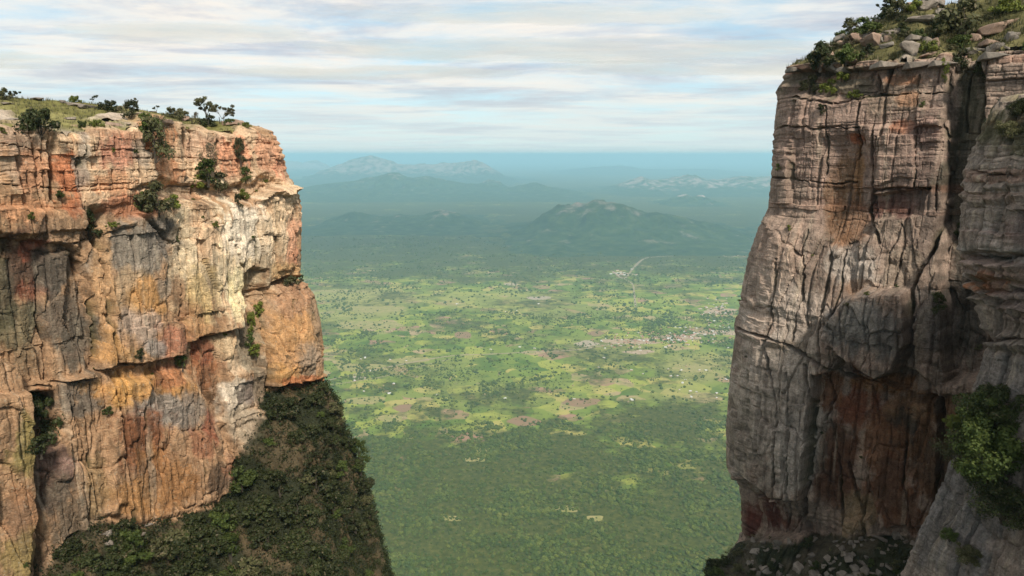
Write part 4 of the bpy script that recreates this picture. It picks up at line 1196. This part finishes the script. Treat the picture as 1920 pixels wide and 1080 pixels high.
# grass tufts: nobody could count them
def tufts(name, V, R, n, size, label, cols):
    idx = RNG.choice(len(V), n, replace=True)
    p = V[idx] + np.c_[RNG.normal(0, .2, (n, 2)), np.zeros(n)]
    k = 5
    verts, fcs = [], []
    base = np.repeat(p, k, 0)
    a = RNG.random(n * k) * 6.283; l = size * (.5 + RNG.random(n * k)); w = .05 * size * 2
    tilt = .15 + .5 * RNG.random(n * k)
    dirv = np.stack([np.cos(a) * np.sin(tilt), np.sin(a) * np.sin(tilt), np.cos(tilt)], -1)
    side = np.stack([-np.sin(a), np.cos(a), 0 * a], -1) * w
    off = np.stack([np.cos(a), np.sin(a), 0 * a], -1) * size * .25
    T = np.stack([base + off - side - [0, 0, .1], base + off + side - [0, 0, .1], base + off + dirv * l[:, None]], 1).reshape(-1, 3)
    fc = np.arange(len(T)).reshape(-1, 3)
    o = mesh_np(name, T, fc, M_LEAF[cols])
    tag(o, label, None, None, 'stuff')
sel = plR < .6
tufts('grass', plV[sel], plR, 9000, .40, 'tufts of yellow green grass covering the plateau', 'olive')
tufts('grass', slV[slR < .7], slR, 6000, .6, 'tufts of grass on the hillside above the right cliff', 'olive')

# ================================================================== PLANTS
def tube(path, r0, r1, n=5):
    P = np.array(path, float); m = len(P)
    V, Fc = [], []
    for i, p in enumerate(P):
        t = P[min(i + 1, m - 1)] - P[max(i - 1, 0)]; t /= np.linalg.norm(t) + 1e-9
        a = np.cross(t, [0.3, 1, .2]); a /= np.linalg.norm(a) + 1e-9; b = np.cross(t, a)
        r = r0 + (r1 - r0) * i / (m - 1)
        for k in range(n):
            q = 2 * math.pi * k / n
            V.append(p + r * (math.cos(q) * a + math.sin(q) * b))
    for i in range(m - 1):
        for k in range(n):
            Fc.append((i * n + k, i * n + (k + 1) % n, (i + 1) * n + (k + 1) % n, (i + 1) * n + k))
    return np.array(V), np.array(Fc)

def join(parts):
    V, Fc, o = [], [], 0
    for v, f in parts:
        V.append(v); Fc.append(f + o); o += len(v)
    return np.vstack(V), np.vstack(Fc)

def leaves(centres, radii, per, size, rng, flat=.8):
    """leaf quads on and in a set of clumps"""
    out = []
    for c, r in zip(centres, radii):
        d = rng.normal(size=(per, 3)); d /= np.linalg.norm(d, axis=1, keepdims=True)
        rr = r * rng.random(per) ** .45
        p = c + d * rr[:, None] * np.array([1, 1, flat])
        n = d + rng.normal(0, .6, (per, 3)); n[:, 2] += .35; n /= np.linalg.norm(n, axis=1, keepdims=True)
        a = np.cross(n, rng.normal(size=(per, 3))); a /= np.linalg.norm(a, axis=1, keepdims=True) + 1e-9
        b = np.cross(n, a)
        s = size * (.6 + .8 * rng.random(per))[:, None]
        out.append(np.stack([p - a * s, p - b * s * .55, p + a * s, p + b * s * .55], 1))
    Q = np.concatenate(out).reshape(-1, 3)
    return Q, np.arange(len(Q)).reshape(-1, 4)

def shrub_proto(seed, rx, rz, ncl, per, leaf, mat, stems=5, flat=.85):
    rng = np.random.default_rng(seed)
    cs, rs = [], []
    for i in range(ncl):
        a = rng.random() * 6.283; q = rng.random() ** .6
        z = rng.random()
        R = rx * q * math.sqrt(max(1 - (z * .9) ** 2, .05))
        cs.append((math.cos(a) * R, math.sin(a) * R, rz * (.1 + .9 * z)))
        rs.append(rng.uniform(.20, .42) * (1.05 - .35 * z))
    cv_, cf = leaves(np.array(cs), rs, per, leaf, rng, flat)
    crown = mesh_np('crown', cv_, cf, M_LEAF[mat], link=False)
    tb = []
    for i in range(stems):
        c = np.array(cs[i * ncl // stems])
        mid = c * np.array([.45, .45, .5]) + rng.normal(0, .06, 3)
        tb.append(tube([(0 + rng.normal(0, .04), 0 + rng.normal(0, .04), -.25), mid, c], .026, .008))
    sv_, sf = join(tb)
    stem = mesh_np('stem', sv_, sf, M_BARK, link=False)
    return crown, stem

PRO = {}
for kind in ('dark', 'green', 'olive', 'bright', 'dry'):
    PRO[kind] = [shrub_proto(hash_i, *prm, kind) for hash_i, prm in ((11, (.85, 1.25, 17, 85, .085)), (12, (1.0, .85, 18, 85, .085)), (13, (.7, 1.6, 16, 85, .08)), (14, (1.15, .7, 18, 75, .08)))] \
        if kind != 'dry' else [shrub_proto(h, *prm, kind) for h, prm in ((15, (.9, 1.2, 15, 45, .06)), (16, (1.1, .9, 16, 45, .06)))]

NEAR = {k: [shrub_proto(h, *prm, k, 9) for h, prm in ((17, (.85, 1.25, 30, 260, .036)), (18, (1.0, .85, 30, 260, .036)))] for k in ('dark', 'green', 'olive', 'bright')}

def spawn(name, cat, meshes, loc, scale, rotz, label, group=None, tilt=(0, 0)):
    root = bpy.data.objects.new(name, None)
    COL.objects.link(root)
    root.empty_display_size = .3
    root.location = loc
    root.rotation_euler = (tilt[0], tilt[1], rotz)
    root.scale = scale if hasattr(scale, '__len__') else (scale,) * 3
    for pn, me in meshes:
        c = bpy.data.objects.new(pn, me)
        COL.objects.link(c)
        c.parent = root
    tag(root, label, cat, group)
    return root

pr = random.Random(5)
def shrub_at(px, py, wpx, kind, label, group=None, hpx=None, want=None, proto=None, sink=.15):
    """px,py = foot of the plant in the photo; wpx,hpx = its width and height there"""
    h = surf(px, py, want)
    if h is None:
        return None
    p, n, d, nm = h
    ps = PRO[kind]
    dims = [(.85, 1.25), (1.0, .85), (.7, 1.6), (1.15, .7)] if kind != 'dry' else [(.9, 1.2), (1.1, .9)]
    if hpx:
        asp = hpx / wpx
        pi_ = min(range(len(dims)), key=lambda i: abs((dims[i][1] + .25) / (2 * dims[i][0] + .4) - asp) + .12 * pr.random())
    else:
        pi_ = pr.randrange(len(ps))
    rx_, rz_ = dims[pi_]
    sx = wpx * d / F / (2 * rx_ + .4)
    sz = (hpx * d / F / (rz_ + .25)) if hpx else sx * pr.uniform(.8, 1.1)
    cr, st = ps[pi_]
    if nm == 'cliff_near' and sx > .8:
        cr, st = NEAR[kind][pi_ % 2]
    loc = Vector(p) - Vector(n) * sink * sx * 0 + Vector((n[0], n[1], 0)) * .55 * sx
    loc.z -= .1 * sz
    return spawn('shrub', 'shrub', (('crown', cr), ('stem', st)), loc, (sx, sx, sz), pr.uniform(0, 6.28), label, group)

# ---- trees
def tree_meshes(seed, height, lobes, leafk, leaf=.10, per=120, trunk_r=.10, multi=1):
    """lobes: list of (x, z, r) crown clumps seen from the front, in metres above the foot"""
    rng = np.random.default_rng(seed)
    cs, rs = [], []
    tb = []
    for m in range(multi):
        b = np.array([rng.normal(0, .15) * (multi > 1), rng.normal(0, .15) * (multi > 1), -.4])
        tb.append(tube([b, b + [rng.normal(0, .05), 0, height * .25 + .3], b + [rng.normal(0, .12), 0, height * .5 + .3]], trunk_r, trunk_r * .6, 6))
    top = np.array([0, 0, height * .42])
    for (x, z, r) in lobes:
        c = np.array([x, rng.normal(0, r * .8), z])
        mid = top * .5 + c * .5 + [0, 0, -.12 * r]
        tb.append(tube([top * .8, mid, c], trunk_r * .5, .015, 5))
        for k in range(5):
            o = rng.normal(0, .5, 3) * r * np.array([1, 1, .55])
            cs.append(c + o); rs.append(r * rng.uniform(.35, .6))
            tb.append(tube([mid, (mid + c + o) / 2 + rng.normal(0, .05, 3), c + o], trunk_r * .2, .01, 4))
    cv_, cf = leaves(np.array(cs), rs, per, leaf, rng, .7)
    tv_, tf = join(tb)
    return mesh_np('crown', cv_, cf, M_LEAF[leafk], link=False), mesh_np('trunk', tv_, tf, M_BARK, link=False)

def tree_at(px, py, mesh, label, want=None, scale=1.0):
    h = surf(px, py, want)
    if h is None:
        return
    p, n, d, nm = h
    spawn('tree', 'tree', (('crown', mesh[0]), ('trunk', mesh[1])), Vector(p) - Vector((0, 0, .2)), scale, 0, label)

PL = ('plateau', 'cliff_left')
tree_at(402, 214, tree_meshes(21, 2.6, [(-1.0, 2.5, .85), (-.2, 2.7, .8), (.5, 2.3, .7), (-.6, 1.8, .5), (.4, 1.6, .4)], 'olive', .10, 90, .09, 2), 'rounded umbrella tree on the rim of the left cliff', PL, 1.35)
tree_at(428, 216, tree_meshes(22, 2.1, [(-.6, 1.9, .6), (.3, 2.0, .7), (1.2, 1.6, .5), (.8, 1.3, .35)], 'olive', .10, 80, .07, 2), 'small leaning tree right of the umbrella tree on the rim', PL, 1.35)
tree_at(263, 196, tree_meshes(23, 2.2, [(-.6, 1.5, .35), (.1, 2.0, .4), (.6, 1.5, .4), (0, 1.3, .3)], 'olive', .07, 45, .05), 'thin open-crowned sapling on the skyline of the plateau', ('plateau',))
tree_at(300, 200, tree_meshes(24, 1.5, [(-.3, 1.0, .3), (.3, 1.3, .3)], 'olive', .07, 45, .04), 'tiny sapling between the sapling and the umbrella tree', ('plateau',))
tree_at(182, 184, tree_meshes(25, 1.5, [(-.1, 1.0, .22), (.35, 1.4, .35)], 'dark', .08, 50, .04), 'small bent tree alone on the plateau skyline', ('plateau',))
tree_at(38, 167, tree_meshes(26, 1.3, [(-.3, .8, .5), (.3, 1.0, .5)], 'dark', .10, 60, .06), 'small round dark tree on the skyline at the far left', ('plateau',))
tree_at(0, 160, tree_meshes(27, 2.2, [(-.3, 1.6, .4), (.3, 1.9, .4)], 'dark', .09, 50, .06), 'slim tree cut by the left edge of the picture', ('plateau',))
# ---- shrubs one can pick out, left side
for (x, y, w, h, k, lb) in [
    (66, 236, 78, 42, 'dark', 'wide dark bush on the rim at the top left'), (8, 184, 34, 26, 'olive', 'olive bush at the left edge of the plateau'), (205, 204, 44, 22, 'dark', 'dark bush on the plateau below the bent tree'),
    (252, 216, 34, 34, 'dark', 'dark upright bush above the hanging thicket'), (232, 208, 30, 22, 'dry', 'dry grey bush beside the dark plateau bush'), (262, 244, 50, 40, 'green', 'green bush at the head of the hanging thicket'), (280, 284, 56, 70, 'olive', 'large olive thicket hanging over the cliff edge'), (292, 262, 44, 54, 'dry', 'dry twiggy bush above the hanging olive thicket'),
    (345, 212, 26, 20, 'olive', 'olive bush on the skyline left of the umbrella tree'), (320, 216, 40, 20, 'olive', 'low olive bush near the plateau edge'), (388, 232, 40, 24, 'dark', 'dark bush under the umbrella tree'), (360, 228, 30, 26, 'dry', 'dry bush left of the umbrella tree'), (435, 232, 34, 14, 'green', 'low green bush by the rim slab'), (460, 238, 24, 10, 'bright', 'low bright tuft at the corner of the rim'),
    (29, 236, 20, 14, 'dry', 'small dry bush left of the wide dark bush'), (133, 180, 26, 14, 'bright', 'pale green bush on the plateau skyline'), (182, 238, 30, 16, 'bright', 'bright green tuft on the rim near the middle'), (155, 236, 24, 14, 'green', 'green tuft on the rim right of the dark gully'),
    (288, 388, 78, 58, 'olive', 'broad olive bush on the middle ledge of left cliff'), (316, 384, 34, 26, 'bright', 'bright green bush at the end of the middle ledge'), (264, 392, 26, 36, 'green', 'green bush at the left end of the middle ledge'),
    (384, 336, 46, 44, 'green', 'green bush on the upper ledge of left cliff'), (402, 352, 50, 34, 'olive', 'olive bush below the green upper-ledge bush'), (364, 346, 30, 26, 'bright', 'bright bush left of the upper-ledge bush'), (380, 300, 36, 44, 'dry', 'dry bush above the upper ledge'),
    (457, 296, 24, 44, 'olive', 'tall olive bush in the upper corner cleft'), (452, 334, 26, 26, 'green', 'green bush near the corner of the upper cliff'), (456, 366, 26, 20, 'bright', 'bright bush on the corner ledge'), (442, 384, 16, 24, 'dark', 'small dark bush under the corner ledge'),
    (180, 436, 36, 50, 'dark', 'dark bush in the recess of the left cliff'), (208, 424, 22, 10, 'bright', 'bright tuft beside the dark recess bush'), (98, 316, 12, 26, 'bright', 'bright fern in the dark gully'), (106, 374, 18, 14, 'green', 'green tuft at the foot of the dark gully'), (60, 408, 16, 14, 'bright', 'bright tuft on the left edge of the cliff'),
    (477, 548, 38, 40, 'olive', 'olive bush at the top of the green gully'), (478, 594, 26, 34, 'bright', 'bright upper hanging plant in the green gully'), (466, 620, 20, 40, 'bright', 'bright middle hanging plant in the green gully'), (480, 662, 28, 26, 'bright', 'bright lower hanging plant in the green gully'), (468, 648, 20, 30, 'green', 'green plant beside the lower hanging plant'),
    (346, 684, 30, 36, 'green', 'green bush at the junction of the long cracks'), (260, 672, 18, 22, 'dark', 'small dark bush on the long horizontal crack'), (548, 530, 34, 14, 'olive', 'low olive bush under the corner overhang'), (570, 526, 10, 12, 'dark', 'tiny shrub on the corner silhouette'), (90, 806, 62, 84, 'dark', 'large dark bush in the lower left recess'), (62, 850, 44, 40, 'dark', 'dark bush below the lower left recess'), (210, 776, 20, 16, 'green', 'small green bush on the lower ochre face'),
    (330, 454, 8, 12, 'green', 'tiny green plant in the crack of the pale face'), (404, 424, 14, 12, 'bright', 'small tuft on the pale face'), (602, 738, 30, 28, 'dark', 'dark bush at the foot of the ochre pillar')]:
    g = 1.15 if y > 250 else 1.05
    shrub_at(x, y + (h * .1 if y > 250 else 0), w * g, k, lb, None, h * g, ('plateau', 'cliff_left'))

# ---- dense thicket below the left cliff
tk = random.Random(9)
cnt = 0
tries = 0
while cnt < 150 and tries < 4000:
    tries += 1
    x = tk.uniform(110, 760); y = tk.uniform(716, 1130)
    if y < lut(L_BASE, x) + 6:
        continue
    if x > lut(L_SIL, y) - 4:
        continue
    v = surf(x, y, ('cliff_left',))
    if v is None:
        continue
    right = x > lut(L_SIL, y) - 75
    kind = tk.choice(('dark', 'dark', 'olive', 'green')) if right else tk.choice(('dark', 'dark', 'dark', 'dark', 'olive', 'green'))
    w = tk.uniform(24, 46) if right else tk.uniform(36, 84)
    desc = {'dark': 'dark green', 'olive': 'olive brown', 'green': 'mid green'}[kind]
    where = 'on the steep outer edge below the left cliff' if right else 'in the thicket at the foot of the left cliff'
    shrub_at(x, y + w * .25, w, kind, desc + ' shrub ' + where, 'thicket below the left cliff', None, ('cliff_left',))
    cnt += 1

for i in range(22):      # crowns breaking the outer edge of the slope
    y = 735 + i * 16 + tk.uniform(-6, 6)
    k = tk.choice(('dark', 'dark', 'olive', 'green'))
    shrub_at(lut(L_SIL, y) - tk.uniform(4, 16), y + 10, tk.uniform(22, 48), k, {'dark': 'dark green', 'olive': 'olive brown', 'green': 'mid green'}[k] + ' shrub on the outline of the slope below the left cliff', 'shrubs on the outline of the left slope', None, ('cliff_left',))

# ---- ground cover closing the gaps of the thicket (uncountable)
def undergrowth(W, xr, n, per, mat, leaf, rad, label, seed, smin=.08):
    rng = np.random.default_rng(seed)
    P = W['P'].reshape(-1, 3); sl = W['slope'].ravel()
    px, py, d = project(P[:, 0], P[:, 1], P[:, 2])
    ok = np.nonzero((sl > smin) & (px > xr[0]) & (px < xr[1]) & (py < 1150))[0]
    G = W['P']
    ar = np.linalg.norm(np.cross(np.gradient(G, axis=1), np.gradient(G, axis=0)), axis=2).ravel()[ok]
    ar = np.minimum(ar, np.percentile(ar, 99))
    pick = P[rng.choice(ok, n, p=ar / ar.sum())] + rng.normal(0, .25, (n, 3))
    q, f = leaves(pick + np.c_[rng.normal(0, .1, (n, 2)), rng.uniform(0, .5, n)], rng.uniform(rad * .6, rad * 1.3, n), per, leaf, rng, .7)
    o = mesh_np('undergrowth', q, f, M_LEAF[mat])
    tag(o, label, None, None, 'stuff')
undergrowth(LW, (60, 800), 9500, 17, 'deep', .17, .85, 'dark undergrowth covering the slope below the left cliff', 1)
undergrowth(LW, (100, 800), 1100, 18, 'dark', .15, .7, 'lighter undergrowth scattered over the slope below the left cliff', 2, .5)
undergrowth(RW_, (1300, 1760), 420, 24, 'dark', .11, .55, 'dark undergrowth among the rubble below the right cliff', 3, .4)
undergrowth(RW_, (1300, 1760), 200, 24, 'olive', .11, .5, 'olive undergrowth among the rubble below the right cliff', 4, .4)

# ---- right side: hillside above the cliff
RS = ('hillside', 'cliff_right')
for (x, y, w, h, k, lb) in [
    (1548, 122, 66, 56, 'dark', 'big dark bush at the left shoulder of the hillside'), (1590, 112, 50, 40, 'green', 'bright green bush beside the tilted slab'), (1576, 84, 40, 34, 'green', 'green bush on the left skyline of the hillside'), (1620, 66, 66, 40, 'green', 'broad green bush high on the left skyline'), (1600, 60, 30, 26, 'olive', 'olive bush on the hillside skyline'),
    (1660, 44, 60, 46, 'green', 'green bush near the top left of the hillside'), (1690, 30, 44, 40, 'olive', 'olive bush near the top edge of the picture'), (1668, 14, 50, 40, 'dark', 'dark leafy bush at the top edge'), (1710, 18, 40, 34, 'bright', 'bright bush among the top boulders'), (1800, 62, 110, 74, 'olive', 'large olive brown bush on the upper hillside'), (1840, 40, 60, 60, 'dry', 'dry bush behind the large olive bush'), (1760, 50, 56, 40, 'dark', 'dark bush left of the large olive bush'),
    (1895, 26, 60, 26, 'bright', 'bright green bush in the top right corner'), (1742, 98, 44, 24, 'bright', 'bright bush beside the pale block'), (1800, 84, 60, 22, 'green', 'low green bush under the large olive bush'), (1850, 76, 60, 20, 'bright', 'yellow green bush on the right of the hillside'), (1768, 120, 22, 18, 'bright', 'small bright tuft at the end of the rim slabs'), (1690, 60, 40, 24, 'dark', 'dark bush in the middle of the hillside'), (1720, 70, 34, 20, 'green', 'green bush between the boulders'), (1500, 124, 26, 18, 'olive', 'thin olive bush at the left corner of the rim'), (1516, 132, 22, 14, 'green', 'small green bush just behind the corner'),
    (1530, 166, 44, 34, 'olive', 'olive plant hanging below the left rim'), (1556, 174, 38, 30, 'bright', 'yellow green plant hanging below the rim'), (1578, 150, 34, 26, 'bright', 'bright plant under the tilted slab'), (1510, 150, 30, 26, 'dark', 'dark plant hanging at the corner'), (1605, 182, 30, 16, 'bright', 'small yellow green plant on the upper ledge'), (1540, 212, 20, 20, 'dark', 'small dark plant on the upper face'), (1770, 150, 16, 36, 'bright', 'bright fern at the head of the dark cleft'), (1800, 120, 50, 40, 'dark', 'dark plant above the dark cleft'), (1840, 150, 40, 40, 'dark', 'dark bush between the cliff and near wall'),
    (1756, 580, 34, 40, 'dark', 'dark green plant in the cleft beside the bulge'), (1795, 440, 26, 34, 'dark', 'dark plant in the upper cleft')]:
    shrub_at(x, y, w, k, lb, None, h, RS)
for i in range(44):
    x = tk.uniform(1540, 1915); y = tk.uniform(max(0, 130 - (x - 1480) * .75), 118)
    k = tk.choice(('dark', 'olive', 'green', 'dry', 'olive'))
    shrub_at(x, y, tk.uniform(16, 38), k, {'dark': 'dark', 'olive': 'olive', 'green': 'green', 'dry': 'dry grey'}[k] + ' scrub bush among the hillside rocks', 'scrub on the hillside', None, ('hillside',))
tree_at(1650, 24, tree_meshes(31, 2.6, [(-1.1, 2.0, .35), (-.6, 2.5, .3), (0, 2.0, .4), (.5, 2.4, .4)], 'dark', .10, 45, .06), 'spindly tree on the top left skyline of the hillside', ('hillside',))
tree_at(1585, 62, tree_meshes(32, 1.6, [(-.7, 1.1, .28), (-.2, 1.4, .28), (.3, 1.1, .3)], 'dark', .09, 40, .05), 'thin sapling leaning over the hillside skyline', ('hillside',))

# ---- near wall and foot of the right cliff
for (x, y, w, h, k, lb) in [
    (1890, 870, 150, 150, 'green', 'large green bush on the slab at the right edge'), (1840, 820, 80, 80, 'green', 'spreading green bush at the edge of the near slab'), (1800, 800, 50, 34, 'bright', 'bright twigs reaching out from the near slab'), (1900, 960, 110, 100, 'dark', 'dark bush below the large green bush'), (1850, 900, 70, 70, 'dark', 'dark bush in the middle of the near slab'), (1895, 1060, 120, 70, 'olive', 'olive bush in the bottom right corner'), (1830, 1050, 60, 40, 'olive', 'small olive bush on the lower near slab'), (1790, 1010, 40, 26, 'green', 'small green tuft on the lower near slab'),
    (1870, 790, 120, 110, 'green', 'tall green bush at the upper end of the near slab'), (1910, 800, 110, 120, 'dark', 'dark green bush cut by the right edge'), (1830, 860, 90, 90, 'olive', 'olive green bush on the outer edge of the near slab'), (1880, 920, 120, 100, 'dark', 'broad dark bush in the middle of the near bushes'),
    (1880, 250, 60, 30, 'olive', 'olive plant on the top of near wall'), (1900, 215, 60, 40, 'dark', 'dark bush on the rim of near wall'), (1860, 230, 40, 24, 'green', 'green plant at the corner of near wall')]:
    shrub_at(x, y, w, k, lb, None, h, ('cliff_near',))
for i in range(16):
    x = tk.uniform(1310, 1400); y = tk.uniform(1030, 1110)
    shrub_at(x, y, tk.uniform(24, 46), tk.choice(('dark', 'dark', 'green', 'olive')), 'dark leafy shrub at the outer foot of the right cliff', 'shrubs at the outer foot of the right cliff', None, ('cliff_right',))
for i in range(18):
    x = tk.uniform(1400, 1740); y = tk.uniform(1020, 1090)
    shrub_at(x, y, tk.uniform(12, 30), tk.choice(('dark', 'olive', 'green')), 'low shrub among the rubble below the right cliff', 'low shrubs among the rubble', None, ('cliff_right',))

# ---- small plants rooted on ledges and in cracks
led = [v for c, v in VIS.items() if v[1][2] > .55 and v[3] in ('cliff_left', 'cliff_right') and v[0][2] > CAMZ - 50]
tk.shuffle(led)
used = 0
for v in led:
    px, py, d = project(v[0][0], v[0][1], v[0][2])
    if v[3] == 'cliff_left' and (py > lut(L_BASE, px) - 20 or px > 600):
        continue
    if v[3] == 'cliff_right' and py > 960:
        continue
    if used >= 46:
        break
    used += 1
    side = 'left' if v[3] == 'cliff_left' else 'right'
    k = tk.choice(('green', 'olive', 'bright', 'dry'))
    shrub_at(px, py, tk.uniform(6, 16), k, 'small ' + {'green': 'green', 'olive': 'olive', 'bright': 'bright green', 'dry': 'dry'}[k] + ' plant rooted in a ledge of the %s cliff' % side, 'ledge plants on the %s cliff' % side, None, (v[3],))

# ================================================================== BOULDERS
def boulder_mesh(seed, dims, sub=3):
    rng = np.random.default_rng(seed)
    bm = bmesh.new()
    pts = rng.uniform(-1, 1, (16, 3))
    pts = np.sign(pts) * np.abs(pts) ** .45
    for p in pts:
        bm.verts.new(p * np.array(dims))
    bmesh.ops.convex_hull(bm, input=bm.verts)
    for v in [v for v in bm.verts if not v.link_faces]:
        bm.verts.remove(v)
    bmesh.ops.bevel(bm, geom=list(bm.edges), offset=.10 * min(dims), segments=1, affect='EDGES')
    bmesh.ops.triangulate(bm, faces=list(bm.faces))
    bmesh.ops.subdivide_edges(bm, edges=list(bm.edges), cuts=2, use_grid_fill=True)
    co = np.array([v.co[:] for v in bm.verts])
    n = np.stack([fbm(co[:, 0] * 2 + co[:, 2], co[:, 1] * 2, 3, seed + k) for k in range(3)], -1)
    for v, q in zip(bm.verts, n):
        v.co += Vector(q * .2 * min(dims))
    me = bpy.data.meshes.new('boulder')
    bm.to_mesh(me); bm.free()
    return me
def stone_mat(name, a, b2):
    m, nt, b = new_mat(name, 0.93, 0.1)
    geo = nn(nt, 'ShaderNodeNewGeometry'); oi = nn(nt, 'ShaderNodeObjectInfo')
    pos = geo.outputs['Position']
    c = mixc(nt, ramp(nt, noise_n(nt, pos, 1.3, 6, .7), [(.35, 0.0), (.65, 1.0)]), a, b2)
    c = mixc(nt, 1.0, c, ramp(nt, oi.outputs['Random'], [(0, .75), (1, 1.2)]), 'MULTIPLY')
    c = mixc(nt, ramp(nt, noise_n(nt, pos, 4, 6, .75), [(.55, 0), (.68, .8)]), c, (.10, .095, .075))
    nt.links.new(c, b.inputs['Base Color'])
    bp = nn(nt, 'ShaderNodeBump', i_Strength=.9, i_Distance=.08)
    nt.links.new(noise_n(nt, pos, 6, 6, .7), bp.inputs['Height']); nt.links.new(bp.outputs[0], b.inputs['Normal'])
    return m
M_STONE = stone_mat('weathered_boulder', (.29, .245, .205), (.17, .145, .12))
M_STONER = stone_mat('reddish_boulder', (.35, .25, .19), (.24, .165, .125))
M_STONED = stone_mat('dark_rubble', (.16, .14, .12), (.25, .22, .185))
BM = []
for i, dm in enumerate([(1, .8, .6), (1, .9, .85), (1.2, .7, .35), (.8, .8, .8), (1.3, .8, .5), (1, .7, .25)]):
    BM.append(boulder_mesh(60 + i, dm))
BMM = {}
def boulder_at(px, py, wpx, k, mat, label, group=None, want=None, tilt=(0, 0), hs=1.0, rz=None):
    h = surf(px, py, want)
    if h is None:
        return
    p, n, d, nm = h
    s = wpx * d / F / 2.1
    key = (k, mat.name)
    if key not in BMM:
        me = BM[k].copy(); me.materials.append(mat); BMM[key] = me
    o = bpy.data.objects.new('boulder', BMM[key])
    COL.objects.link(o)
    o.location = Vector(p) + Vector((0, 0, .12 * s * hs))
    o.scale = (s, s, s * hs)
    o.rotation_euler = (tilt[0], tilt[1], pr.uniform(0, 6.28) if rz is None else rz)
    tag(o, label, 'boulder', group)
for (x, y, w, k, m, hs, tl, lb) in [
    (1650, 112, 66, 2, M_STONE, .8, (0, -.35), 'long tilted slab resting on the right rim'), (1726, 108, 30, 3, M_STONE, 1.0, (0, .1), 'pale square block on the right rim'), (1700, 92, 40, 1, M_STONE, .9, (.2, .2), 'pale boulder behind the tilted slab'), (1676, 92, 30, 4, M_STONE, 1, (.4, .3), 'broken slab between the tilted slab and pale boulder'),
    (1632, 84, 44, 1, M_STONER, .9, (0, .2), 'reddish rounded boulder above the tilted slab'), (1602, 76, 36, 1, M_STONER, .8, (0, 0), 'dark red boulder near the left skyline'), (1664, 66, 40, 0, M_STONE, 1, (.2, 0), 'grey boulder in the middle of the hillside'), (1716, 72, 40, 5, M_STONE, 1.2, (0, .1), 'flat slab stacked above the pale boulder'), (1738, 78, 24, 3, M_STONE, .9, (.1, 0), 'small boulder right of the stacked slab'),
    (1740, 14, 56, 0, M_STONE, 1.0, (0, .2), 'big grey boulder at the top edge of the picture'), (1722, 36, 40, 4, M_STONE, .9, (.2, 0), 'boulder below the top grey boulder'), (1880, 52, 80, 2, M_STONER, .8, (0, -.2), 'orange tilted slab at the top right'), (1860, 84, 50, 5, M_STONER, 1, (0, .1), 'flat orange slab below the tilted orange slab'), (1900, 20, 50, 0, M_STONED, 1, (0, 0), 'dark boulder in the top right corner'),
    (1660, 126, 60, 5, M_STONE, .9, (0, .03), 'flat pale rim slab below the tilted slab'), (1720, 124, 60, 5, M_STONE, 1, (0, -.04), 'flat pale rim slab in the middle'), (1766, 120, 50, 5, M_STONE, 1, (0, .02), 'flat pale rim slab at the right end'), (1556, 128, 36, 1, M_STONE, .7, (0, 0), 'rounded grey rock on the left rim'), (1520, 128, 34, 5, M_STONED, 1.2, (0, .1), 'flat dark slab at the left corner of the rim'), (1490, 132, 34, 5, M_STONED, 1.2, (0, 0), 'overhanging flat slab at the rim corner'), (1590, 132, 40, 2, M_STONED, .8, (0, 0), 'dark slab under the green bush'),
    (1830, 96, 50, 2, M_STONED, .8, (0, .1), 'dark layered slab right of the rim slabs'), (1860, 110, 50, 5, M_STONED, 1.2, (0, 0), 'dark flat slab above the near wall')]:
    boulder_at(x, y, w, k, m, lb, None, RS, tl, hs, pr.uniform(-.35, .35))
for i in range(60):
    x = tk.uniform(1520, 1915); y = tk.uniform(max(0, 130 - (x - 1480) * .75), 122)
    boulder_at(x, y, tk.uniform(8, 26), tk.randrange(6), tk.choice((M_STONE, M_STONED, M_STONER)), 'angular rock lying on the hillside among scrub', 'rocks on the hillside', ('hillside',), (tk.uniform(-.4, .4), tk.uniform(-.4, .4)))
boulder_at(455, 230, 34, 3, M_STONER, 'square sandstone block at the corner of the left rim', None, PL, (0, 0), .75, .2)
boulder_at(436, 228, 30, 5, M_STONER, 'flat slab leaning on the square rim block', None, PL, (0, .05), 1.2, .1)
for (x, y, w, k, hs, lb) in [(72, 182, 26, 5, 1, 'pale slab lying in the grass near the left skyline'), (14, 192, 26, 5, .9, 'pale flat stone at the left of the plateau'), (140, 196, 30, 5, 1, 'wide pale slab in the middle of the plateau'), (118, 188, 14, 3, .7, 'small pale stone on the plateau skyline'), (165, 200, 34, 2, .7, 'long pale slab right of the plateau middle'), (30, 226, 40, 5, 1, 'pink slab on the rim beside the wide dark bush'), (300, 232, 40, 4, .8, 'grey weathered rock on the rim above the orange face'), (345, 222, 26, 4, .8, 'small rock beside the dry bush'), (130, 222, 24, 5, 1, 'flat pink stone on the rim right of the wide bush'), (215, 232, 24, 4, .7, 'rim rock left of the hanging thicket'), (285, 208, 16, 5, 1, 'tiny stone on the plateau below the saplings'), (480, 243, 20, 5, 1.2, 'flat stone at the end of the left rim')]:
    boulder_at(x, y, w, k, M_STONE if k != 4 else M_STONER, lb, None, PL, (0, pr.uniform(-.1, .1)), hs)
for i in range(110):
    x = tk.uniform(1395, 1730); y = tk.uniform(1008, 1086)
    boulder_at(x, y, tk.choice((8, 10, 12, 16, 22)), tk.randrange(6), M_STONED if tk.random() < .6 else M_STONE, 'angular stone in the rubble below the right cliff', 'rubble below the right cliff', ('cliff_right',), (tk.uniform(-.5, .5), tk.uniform(-.5, .5)))
for i in range(16):
    x = tk.uniform(190, 470); y = tk.uniform(975, 1030)
    boulder_at(x, y, tk.choice((10, 14, 18)), tk.randrange(6), M_STONE, 'pale fallen stone showing through the left thicket', 'fallen stones in the left thicket', ('cliff_left',), (tk.uniform(-.5, .5), tk.uniform(-.5, .5)))
